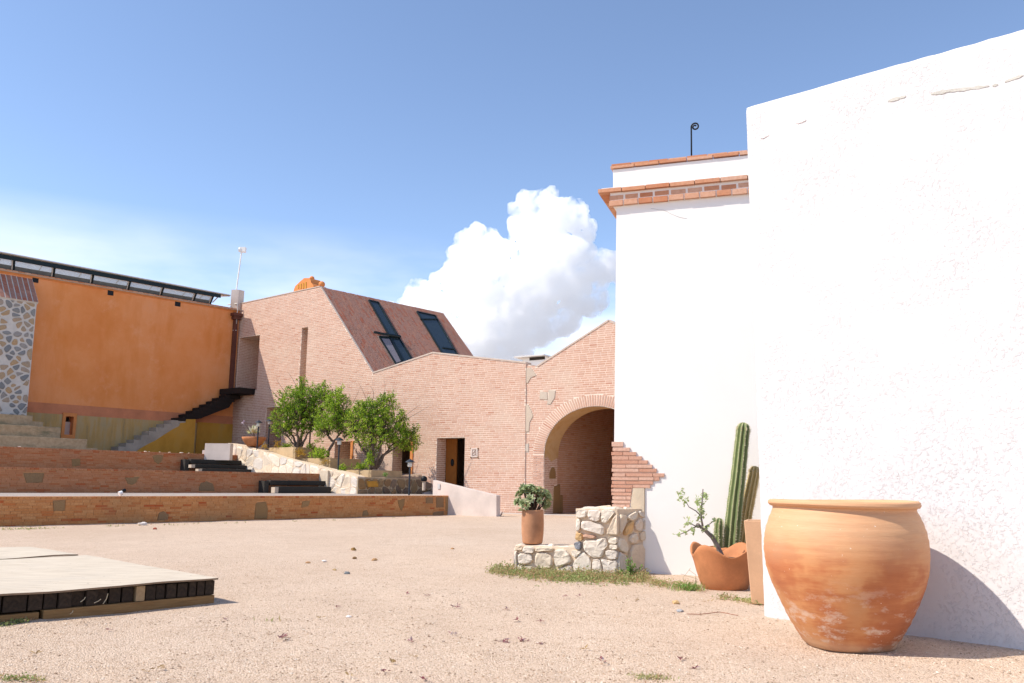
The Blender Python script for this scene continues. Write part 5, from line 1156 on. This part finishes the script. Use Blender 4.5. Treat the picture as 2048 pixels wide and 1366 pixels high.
# round pot with the cacti
Yc = sc_.y + .78; pc = at(1459, 1094, Yc); kc = Yc / FPX
R = thing('cactus_pot', V((pc.x, pc.y, 0)), 'plain round terracotta pot behind the scalloped pot, planted with cacti', 'pot')
mb = MB(); hz_ = pc.z; mb.lathe(V((pc.x, pc.y, 0)), [(.20, 0), (.235, .2), (.265, hz_ - .06), (.285, hz_ - .05), (.287, hz_), (.265, hz_), (.255, hz_ - .1), (.01, hz_ - .1)], 40); mb.build('body', m_terra2, R, True)
mb = MB(); mb.lathe(V((pc.x, pc.y, hz_ - .09)), [(.255, 0), (.12, .03), (.01, .04)], 20); mb.build('soil', m_soil, R)
def cactus(pts, rad, mat, label, ribs=9, seed=1, Y=None):
    rg = random.Random(seed); Y = Y or Yc; ax = []; kk = Y / FPX
    for i in range(len(pts) - 1):
        for j in range(8):
            f = j / 8; ax.append((pts[i][0] + (pts[i + 1][0] - pts[i][0]) * f, pts[i][1] + (pts[i + 1][1] - pts[i][1]) * f, rad[i] + (rad[i + 1] - rad[i]) * f))
    ax.append((*pts[-1], rad[-1])); P = [at(x, y, Y) for x, y, _ in ax]; Rr = [r * kk for _, _, r in ax]
    top = P[-1]; up = (P[-1] - P[-4]).normalized()
    for a in (25, 50, 72, 88): P.append(top + up * Rr[len(ax) - 1] * .85 * math.sin(math.radians(a))); Rr.append(max(.004, Rr[len(ax) - 1] * math.cos(math.radians(a))))
    R = thing('cactus', P[0], label, 'cactus', 'column cacti in one pot'); mb = MB(); sg = ribs * 8; vs = []; tn = []; sp_ = MB()
    for i, p in enumerate(P):
        t = (P[min(i + 1, len(P) - 1)] - P[max(0, i - 1)]).normalized(); x = V((1, 0, 0)); x = (x - t * x.dot(t)).normalized(); y = t.cross(x)
        for q in range(sg):
            a = 2 * math.pi * q / sg + .03 * math.sin(i * .35); c = abs(math.cos(ribs * a / 2)); rr = Rr[i] * (.70 + .34 * c ** 1.3) * (1 + .02 * math.sin(i * 1.3 + q)); dr_ = x * math.cos(a) + y * math.sin(a)
            vs.append(p + dr_ * rr); tn.append(c ** 3)
            if c > .985 and i < len(P) - 2:
                for _ in range(3): d = (dr_ + rdir(rg) * .8).normalized(); s0 = p + dr_ * rr * .99 + t * rg.uniform(-.01, .01); sp_.add([s0 + t * .0024, s0 - t * .0024, s0 + d * rg.uniform(.018, .036)], [(0, 1, 2)])
    n = len(P); fs = [(i * sg + q, i * sg + (q + 1) % sg, (i + 1) * sg + (q + 1) % sg, (i + 1) * sg + q) for i in range(n - 1) for q in range(sg)] + [tuple((n - 1) * sg + q for q in range(sg))]
    mb.v = vs; mb.f = fs; mb.t = tn; st = mb.build('stem', mat, R, True); tag(sp_.build('spines', m_spine, st), kind='stuff')
cactus([(1462, 1096), (1466, 1050), (1471, 1000), (1477, 950), (1482, 900), (1486, 862), (1487, 855)], [15.5, 15.5, 14.8, 14, 13.4, 12.8, 12], m_cact, 'tall green ribbed column cactus in the round pot', 9, 1)
cactus([(1484, 1096), (1490, 1050), (1497, 1005), (1504, 970), (1509, 945), (1509.5, 940)], [8.5, 10, 11.5, 11, 10.2, 9.5], m_cact2, 'shorter brown corky column cactus right of the tall green one', 9, 2, Yc + .16)
cactus([(1438, 1098), (1437, 1070), (1438, 1050), (1439, 1042)], [8.5, 9, 8.5, 7], m_cact, 'short young green cactus left of the tall one', 7, 3, Yc - .05)
# tall square planter beside the wall
fl = gp(1503, 1208); kq = fl.y / FPX; hq = 158 * kq; e1 = V((.94, -.34, 0)).normalized(); e2 = V((.34, .94, 0)).normalized()
R = thing('square_planter', fl, 'tall tapered pale terracotta planter half hidden behind the edge of the rough white wall', 'planter')
mb = MB(); w0, w1 = .34, .44; o_ = -.5 * (w1 - w0)
lo = [fl, fl + e1 * w0, fl + e1 * w0 + e2 * w0, fl + e2 * w0]; hi = [fl + e1 * (a) + e2 * (b_) + Z * hq for a, b_ in ((o_, o_), (w1 + o_, o_), (w1 + o_, w1 + o_), (o_, w1 + o_))]
hi2 = [fl + e1 * (a) + e2 * (b_) + Z * hq for a, b_ in ((o_ + .03, o_ + .03), (w1 + o_ - .03, o_ + .03), (w1 + o_ - .03, w1 + o_ - .03), (o_ + .03, w1 + o_ - .03))]; hi3 = [p - Z * .1 for p in hi2]
mb.add(lo + hi + hi2 + hi3, [(0, 3, 2, 1)] + [(i, (i + 1) % 4, 4 + (i + 1) % 4, 4 + i) for i in range(4)] + [(4 + i, 4 + (i + 1) % 4, 8 + (i + 1) % 4, 8 + i) for i in range(4)] + [(8 + i, 8 + (i + 1) % 4, 12 + (i + 1) % 4, 12 + i) for i in range(4)]); mb.build('body', m_terra4, R, bevel=.008)
mb = MB(); mb.add([p for p in hi3], [(0, 1, 2, 3)]); mb.build('soil', m_soil, R)
# succulent in its pot on the low wall
Yq = PF.w(PF.U(1065), 0, -.24).y; b = at(1065, 1091, Yq); b.z = zl_ + .012; kq = Yq / FPX
R = thing('clay_cylinder_pot', b, 'brown barrel shaped clay pot on the low stone wall', 'pot')
mb = MB(); mb.lathe(b, [(.143, 0), (.155, .02), (.170, .16), (.175, .3), (.170, .44), (.166, .505), (.160, .512), (.150, .505), (.15, .44), (.01, .43)], 40, lambda r, z, a, i: (r, z)); mb.build('body', m_terra3, R, True)
mb = MB(); mb.lathe(b + Z * .43, [(.15, 0), (.08, .02), (.005, .025)], 20); mb.build('soil', m_soil, R)
R = thing('succulent', b + Z * .45, 'bushy rosette succulent with pale green and yellowish leaves in the barrel clay pot', 'plant'); rg = random.Random(6); st = MB(); lf = MB()
for i in range(66):
    while True:
        q = rdir(rg, .35); q.z = q.z if q.z > -.45 else -q.z
        break
    f = rg.uniform(.72, 1.0); c = at(1067 + q.x * 36 * f, 1000 - q.z * 28 * f, Yq + q.y * .24 * f)
    if i == 0: c = at(1046, 976, Yq)
    if i == 1: c = at(1042, 1022, Yq - .1)
    d = (q + V((0, -.15, .35))).normalized(); x = d.orthogonal().normalized(); y = d.cross(x); rr = rg.uniform(.062, .1); tn = max(0, min(.75, .3 - q.x * .22 - q.z * .15 + rg.gauss(0, .18)))
    if rg.random() < .6: st.tube(bez(b + Z * .44 + V((q.x * .05, q.y * .05, 0)), b + Z * .52 + q * .12, c - d * .02, 4), [.012, .010, .008, .006, .005], 5, False)
    for ring, (el, m) in enumerate(((.25, 8), (.75, 7), (1.15, 5))):
        for j in range(m):
            a = 2 * math.pi * (j + ring * .5) / m + rg.uniform(-.2, .2); dd = ((x * math.cos(a) + y * math.sin(a)) * math.cos(el) + d * math.sin(el)).normalized(); leafq(lf, c, dd, d, rr * (1 - .18 * ring), rr * .30, min(1, tn + .14 * (2 - ring) + rg.random() * .15), .45)
st.build('stems', simple('dark_stem', (.06, .035, .025), .3, 9, 60, .3), R); lf.build('rosettes', m_succ, R)

# ================================================================== wooden platform
zp = .262; c = gp(434, 1156, zp); f1 = gp(0, 1188.5, zp); e1 = (f1 - c).normalized(); e2 = V((-e1.y, e1.x, 0)); e2 = e2 if e2.y > 0 else -e2
bk_ = gp(150, 1111, zp); L2 = (bk_ - c).dot(e2); L1 = (f1 - c).length + 1.6
R = thing('wooden_platform', V((c.x, c.y, 0)), 'low wooden stage of weathered plywood sheets on dark timber ends', 'platform')
def sheet(v0, v1, s0, z, name, seed):
    n1, n2 = 24, 6; vs = []; fs = []
    for j in range(n2 + 1):
        for i in range(n1 + 1):
            a, b_ = i / n1, j / n2; u = s0 + (L1 - s0) * a; v = v0 + (v1 - v0) * b_; sag = .012 * noise.noise(V((u * 1.6, v * .8, seed))) + (.006 * math.sin(u * 3.1) if j == 0 else 0)
            vs.append(V((c.x, c.y, 0)) + e1 * (u + .006 * noise.noise(V((u * 4, v, 3)))) + e2 * v + Z * (z + sag))
    m = len(vs); vs += [v - Z * .018 for v in vs]
    for j in range(n2):
        for i in range(n1): a = j * (n1 + 1) + i; fs += [(a, a + 1, a + n1 + 2, a + n1 + 1), (m + a, m + a + n1 + 1, m + a + n1 + 2, m + a + 1)]
    rim = list(range(n1 + 1)) + [j * (n1 + 1) + n1 for j in range(1, n2 + 1)] + [n2 * (n1 + 1) + i for i in range(n1 - 1, -1, -1)] + [j * (n1 + 1) for j in range(n2 - 1, 0, -1)]
    fs += [(rim[k], rim[(k + 1) % len(rim)], m + rim[(k + 1) % len(rim)], m + rim[k]) for k in range(len(rim))]
    mb = MB(); mb.add(vs, fs); o = mb.build(name, m_ply, R); o.data.materials.append(m_plye)
    bm = bmesh.new(); bm.from_mesh(o.data); bmesh.ops.recalc_face_normals(bm, faces=bm.faces); bm.to_mesh(o.data); bm.free()
    for p in o.data.polygons: p.material_index = 0 if abs(p.normal.z) > .6 else 1
sheet(0, L2, -.015, zp, 'plywood_sheet', 1); sheet(L2 - .03, L2 + 1.9, .10, zp + .012, 'plywood_sheet', 5)
bs = [0, 135, 270, 390, 520, 630, 740, 865, 985, 1088, 1195, 1290, 1400, 1510, 1590, 1680, 1782]; rg = random.Random(2); B0 = V((c.x, c.y, 0))
def uof(x): p = gp(x, 1180 - (x / 434) * 12, .2); return (p - B0).dot(e1)
us = [uof(x / 4.096) for x in bs]; us = [us[0] + .62, us[0] + .42, us[0] + .21] + us
for i, (a, b_) in enumerate(zip(us, us[1:])):
    gapw = rg.uniform(.002, .010); pale = (i - 3) == 8; dp_ = rg.uniform(.0, .045) + .02; tw = jit(.02)
    mb = MB(); mb.box(B0 + e1 * (b_ + gapw) + e2 * dp_ + Z * .088, e1 * (a - b_ - 2 * gapw), e2 * 1.2, Z * (.150 + rg.uniform(-.012, 0)), rg.random()); o = mb.build('joist_end', m_paleend if pale else m_joist, R, bevel=.003)
    if pale: o['label'] = 'pale new timber end'
mb = MB(); mb.box(B0 + e1 * .005 + e2 * .015 - Z * .02, e1 * (L1 * .46), e2 * .11, Z * .104); mb.build('bottom_beam', m_beam, R, bevel=.006)
mb = MB(); mb.box(B0 + e1 * (L1 * .47) + e2 * .03 - Z * .045, e1 * (L1 * .53), e2 * .11, Z * .115); mb.build('bottom_beam', m_beam, R, bevel=.006)
mb = MB(); mb.box(B0 + e1 * .03 + e2 * .2 - Z * .02, e1 * (L1 - .1), e2 * (L2 + 1.5), Z * .10); mb.build('bearer', m_joist, R)
STL = iter(['upright pale straw beside the dark timber ends, rightmost of the straws', 'slanting pale straw crossing the reddish timber end of the stage', 'curled pale straw on a dark timber end of the stage', 'pale straw on the sand below the stage, leftmost of the straws'])
for a, b_ in (((206, 1208), (216, 1187)), ((188, 1206), (202, 1198)), ((161, 1204), (171, 1194)), ((140, 1228), (146, 1221))):
    P0 = gp(*b_, .15) ; mb = MB(); pl = Plane(B0 - e2 * .02, -e1); mb.tube([pl.w(*pl.px(*a)), pl.w(*pl.px((a[0] + b_[0]) / 2 + 2, (a[1] + b_[1]) / 2)), pl.w(*pl.px(*b_))], .004, 5)
    tag(mb.build('straw', simple('straw', (.55, .45, .3), .1, 9, 60, .1)), next(STL), 'straw', 'straws stuck at the stage edge')

# ================================================================== ground litter
def stone_at(x, y, r, col, label, seed, flat=.6):
    rg = random.Random(seed); b = gp(x, y); k = b.y / FPX; bm = bmesh.new(); bmesh.ops.create_icosphere(bm, subdivisions=2, radius=r * k)
    for v in bm.verts: n_ = noise.noise(v.co / (r * k) * 1.3 + V((seed * 3.1, 0, 0))); v.co *= 1 + .45 * n_; v.co.z *= flat
    me = bpy.data.meshes.new('loose_stone'); bm.to_mesh(me); bm.free(); me.materials.append(simple('stone_%d' % seed, col, .2, 20, 90, .6)); o = bpy.data.objects.new('loose_stone', me); COL.objects.link(o); o.location = b + Z * r * k * flat * .5; tag(o, label, 'stone', 'loose stones lying about')
stone_at(1352, 1207, 7, (.55, .36, .17), 'yellow orange stone on the sand in front of the scalloped pot', 1)
stone_at(1360, 1223, 7, (.34, .34, .35), 'grey flat stone next to the yellow stone by the scalloped pot', 2, .4)
stone_at(694, 1148, 6, (.22, .23, .23), 'dark grey stone on open sand in the middle of the yard', 3)
stone_at(707, 1101, 5, (.26, .15, .05), 'brown round stone farthest out in the yard', 4, .8)
stone_at(709, 1117, 4, (.24, .14, .06), 'small brown stone nearer than the round brown one', 5)
stone_at(749, 1121, 6, (.38, .22, .10), 'rusty brown flat stone right of the small brown one', 6, .45)
stone_at(669, 1141, 4, (.42, .29, .14), 'tan stone just left of the dark grey stone', 7)
stone_at(648, 1123, 5, (.75, .70, .66), 'white pebble among reddish bits in the middle distance', 8, .4)
stone_at(698, 1235, 5, (.80, .76, .73), 'white pebble on the near sand', 9)
stone_at(285, 1051, 9, (.62, .55, .5), 'pale rock at the foot of the lowest terrace wall', 10, .5)
stone_at(310, 1059, 4, (.45, .12, .07), 'small red brick chip near the lowest terrace wall', 11)
stone_at(616, 1126, 5, (.42, .24, .12), 'brown chip left of the white pebble', 12, .4)
stone_at(905, 1099, 4, (.40, .22, .10), 'small rusty stone left of the low stone wall', 13)
LBS = ['pointed pale stone leftmost in the row on the highest terrace wall', 'tiny pale stone touching the pointed one on the highest terrace wall', 'pale stone below the ochre stair side on the highest terrace wall', 'largest flat pale stone in the row on the highest terrace wall', 'small pale stone just right of the largest flat one', 'tiny pale stone between the pointed stone and the ochre stair side', 'pale flat stone on the terrace edge below the mossy seat steps', 'small pale stone on the terrace edge in front of the white wall stub']
for i, (x, y, r) in enumerate(((293, 902, 5), (301, 901, 3), (341, 905, 5), (365, 906, 7), (380, 907, 4), (322, 904, 3), (41, 892, 6), (436, 909, 4))):
    p = T3.w(*T3.px(x, y), -.12); p.z = H3; o = bpy.data.objects.get('loose_stone.%03d' % 1).copy(); COL.objects.link(o); o.location = p + Z * .02; s_ = r / 7 * 1.7; o.scale = (s_ * 1.6, s_, s_); o.rotation_euler = (0, 0, i * 1.3)
    tag(o, LBS[i], 'stone', 'loose stones on the highest terrace')
    if i == 0: cm = simple('chalky_stone', (.66, .56, .46), .2, 9, 60, .5); mes = o.data.copy(); mes.materials[0] = cm
    o.data = mes
b = T1.w(*T1.px(244, 990), -.2); b.z = H1
R = thing('paper_cup', b, 'small crumpled white and black cup lying on the gravel terrace edge', 'cup')
mb = MB(); ax_ = (T1.u * .8 + Z * .35).normalized(); mb.tube([b + Z * .07, b + Z * .07 + ax_ * .10], [.075, .062], 14); mb.build('cup', m_whitep, R); mb = MB(); mb.tube([b + Z * .105 + ax_ * .10, b + Z * .105 + ax_ * .2], [.06, .05], 14); mb.build('lid', m_black, R)
b = T2.px(523, 975); R = thing('step_light', T2.w(*b, .08), 'small grey box light on the terrace wall left of the lower sleeper steps', 'light')
mb = MB(); mb.slab(T2, b[0] - .12, b[0] + .12, b[1] - .16, b[1] + .16, .03, .12); mb.build('housing', m_black, R); mb = MB(); mb.slab(T2, b[0] - .09, b[0] + .09, b[1] - .12, b[1] + .12, .12, .135); mb.build('lens', simple('lens', (.30, .34, .38), .1, 5, 30, .05, .3), R)

def clump(x, y, s, seed, mat, label, n=9, grp='dry leaf clumps on the sand', nm='fallen_leaves', cat='leaves'):
    rg = random.Random(seed); b = gp(x, y); mb = MB(); k = b.y / FPX
    for i in range(n):
        p = b + V((rg.gauss(0, .4) * s * k, rg.gauss(0, .5) * s * k * 1.6, .008 + rg.random() * .012)); d = V((rg.gauss(0, 1), rg.gauss(0, 1), rg.uniform(.0, .6))).normalized(); leafq(mb, p, d, V((rg.gauss(0, .3), rg.gauss(0, .3), 1)), rg.uniform(.022, .06), rg.uniform(.005, .010), rg.random(), .5)
    tag(mb.build(nm, mat), label, cat, grp)
big = [(1010, 1287, 11, 'dark red dry leaf clump at the near right, left of its twin'), (1042, 1284, 11, 'dark red dry leaf clump at the near right, right of its twin'), (912, 1216, 8, 'upright purplish leaf clump on the middle of the sand'), (560, 1278, 8, 'reddish leaf clump alone at the near left of the sand')]
for i, (x, y, s, l) in enumerate(big): clump(x, y, s, i + 1, m_red, l, 18)
for i, (x, y, s) in enumerate(((1080, 1292, 6), (905, 1271, 7), (815, 1190, 9), (856, 1193, 6), (1012, 1222, 4), (675, 1217, 5), (820, 1287, 6), (772, 1346, 7), (850, 1362, 7), (1035, 1243, 4), (1205, 1325, 6), (1360, 1322, 5), (1082, 1246, 4), (450, 1242, 4), (217, 1263, 4), (1130, 1195, 7), (1160, 1194, 4), (1390, 1340, 4))):
    clump(x, y, s, 40 + i, m_red, 'small clump of dry reddish leaves lying on the sand', 7)
for i, (x, y, s) in enumerate(((290, 1347, 12), (72, 1311, 5), (640, 1238, 6), (315, 1340, 7), (785, 1330, 6), (700, 1355, 4), (1415, 1205, 8), (1170, 1302, 5), (1230, 1200, 5), (1275, 1203, 5), (830, 1318, 5))):
    clump(x, y, s, 90 + i, m_tan, 'small scrap of dry tan leaves lying on the sand', 6)
mb = MB(); mb.tube([gp(1374, 1230) + Z * .01, gp(1400, 1231) + Z * .012, gp(1440, 1228) + Z * .02, gp(1476, 1233) + Z * .01], .004, 5); tag(mb.build('twig', simple('red_twig', (.30, .13, .08), .1, 9, 60, .1)), 'thin reddish twig lying on the sand before the scalloped pot', 'twig')

def weeds(pts, n, mat, seed, hgt, ll, name='ground_cover', w=.35):
    rg = random.Random(seed); mb = MB()
    for _ in range(n):
        (x0, y0, s0), (x1, y1, s1) = (lambda i: (pts[i], pts[i + 1]))(rg.randrange(len(pts) - 1)); f = rg.random(); p = gp(x0 + (x1 - x0) * f + rg.gauss(0, 7), y0 + (y1 - y0) * f + rg.gauss(0, .45) * (s0 + (s1 - s0) * f))
        h = hgt * rg.random() ** 1.6 * (.4 + noise.noise(p * 2.5) * .9 + .5); 
        if h < 0: continue
        for _k in range(5):
            q = p + V((rg.gauss(0, .02), rg.gauss(0, .02), h * rg.random() + .006)); leafq(mb, q, rdir(rg, .25), rdir(rg, 1.5), ll * rg.uniform(.5, 1.2), ll * w * rg.uniform(.6, 1.1), min(1, max(0, .5 + noise.noise(p * 1.7) * .8 + rg.uniform(-.3, .3))))
    tag(mb.build(name, mat), kind='stuff')
weeds([(985, 1143, 6), (1060, 1146, 15), (1120, 1152, 18), (1180, 1156, 14), (1240, 1156, 14), (1290, 1157, 10)], 3200, m_weed, 5, .13, .032)
weeds([(1290, 1163, 7), (1330, 1170, 8), (1370, 1176, 9), (1400, 1180, 8)], 420, m_weed, 6, .06, .025)
weeds([(1440, 1196, 4), (1500, 1204, 6), (1520, 1208, 5)], 120, m_weed, 7, .05, .03)
weeds([(1265, 1354, 4), (1330, 1358, 4)], 40, m_weed, 9, .015, .018); weeds([(0, 1357, 6), (95, 1362, 6)], 50, m_weed, 10, .02, .022)
weeds([(0, 1250, 4), (50, 1244, 4)], 40, m_weed, 11, .03, .03); weeds([(0, 1060, 3), (60, 1058, 3), (130, 1057, 2)], 60, m_weed, 12, .05, .04)
weeds([(200, 1054, 1), (500, 1046, 1), (880, 1034, 1)], 40, m_weed, 13, .06, .045)
def tuft(x, y, n, h, seed, label, mat=m_grass, spread=.05, bl=.005):
    rg = random.Random(seed); b = gp(x, y); mb = MB()
    for _ in range(n):
        p = b + V((rg.gauss(0, spread), rg.gauss(0, spread), 0)); d = V((rg.gauss(0, .5), rg.gauss(0, .5), 1)).normalized(); l = h * rg.uniform(.5, 1.1); s = V((-d.y, d.x, .1)).normalized() * bl; m_ = p + d * l * .6; e = m_ + (d + V((rg.gauss(0, .7), rg.gauss(0, .7), -.3))).normalized() * l * .5
        mb.add([p - s, p + s, m_ + s * .7, m_ - s * .7, e], [(0, 1, 2, 3), (3, 2, 4)], rg.random())
    tag(mb.build('grass', mat), kind='stuff')
tuft(1378, 1180, 150, .13, 1, 'bright green grass tuft left of the scalloped pot', spread=.09)
tuft(548, 1241, 18, .05, 2, 'tiny pale grass tuft on the open sand at left', m_weed)
tuft(1310, 1356, 40, .035, 3, 'small flat grass tuft at the bottom of the yard', m_weed, .08)
rg = random.Random(31); b = gp(1262, 1156); R = thing('weed_plant', b, 'taller bluish green weed growing at the corner of the stone pier', 'weed'); mb = MB(); st = MB()
for i in range(9):
    e = b + V((rg.gauss(0, .09), rg.gauss(0, .05), rg.uniform(.10, .30))); st.tube([b, (b + e) / 2 + V((0, 0, .03)), e], [.005, .004, .002], 4, False)
    for j in range(16): p = b + (e - b) * rg.uniform(.35, 1) ; leafq(mb, p + rdir(rg) * .015, rdir(rg, .3), rdir(rg, 1), rg.uniform(.03, .05), rg.uniform(.008, .014), rg.random())
st.build('stems', m_bark, R); mb.build('leaves', m_grass, R)
mb = MB()
for s_, e in (((1395, 1158), (1362, 1148)), ((1392, 1150), (1378, 1140)), ((1366, 1156), (1381, 1136))): mb.tube([gp(*((1390, 1172) if s_[0] > 1370 else (1372, 1172))), at(*s_, 11.3), at(*e, 11.3)], .003, 4)
tag(mb.build('dry_grass_stalks', simple('dry_stalk', (.45, .38, .26), .1, 9, 60, .1)), 'thin dry grass stalks against the white tower beside the scalloped pot', 'grass stalks')

# pebbles
def pebbles(n):
    rg = random.Random(77); vs = []; fs = []; tn = []
    oc = [V((1, 0, 0)), V((0, 1, 0)), V((-1, 0, 0)), V((0, -1, 0)), V((0, 0, 1)), V((0, 0, -.6))]; of = [(0, 1, 4), (1, 2, 4), (2, 3, 4), (3, 0, 4)]
    for _ in range(n):
        y = 5.0 + 9.5 * rg.random() ** 1.7; x = (rg.random() * 1.36 - .68) * y; p = V((x, y, 0))
        if noise.noise(p * .8) + rg.random() < .25: continue
        if (p - WW.P).dot(WW.n) < .0 and x > WW.P.x: continue
        z = .022 * noise.noise(V((x * .9, y * .9, 1))) + .012 * noise.noise(V((x * 3, y * 3, 5))) + .006 * noise.noise(V((x * 9, y * 9, 2)))
        r = .0035 + .0085 * rg.random() ** 3.2; a = rg.random() * 6.3; k = len(vs); ca, sa = math.cos(a), math.sin(a); t = rg.random(); sx, sy, sz = r * rg.uniform(.8, 1.5), r * rg.uniform(.6, 1.1), r * rg.uniform(.5, .9)
        for c_ in oc[:5]:
            X, Y_ = c_.x * sx, c_.y * sy; vs.append((x + X * ca - Y_ * sa, y + X * sa + Y_ * ca, z - .0015 + c_.z * sz + .001)); tn.append(t)
        fs += [tuple(i + k for i in f) for f in of]
    me = bpy.data.meshes.new('pebbles'); me.from_pydata(vs, [], fs); a_ = me.attributes.new('tone', 'FLOAT', 'POINT'); a_.data.foreach_set('value', tn); me.materials.append(m_pebble); o = bpy.data.objects.new('pebbles', me); COL.objects.link(o); tag(o, kind='stuff')
pebbles(90000)
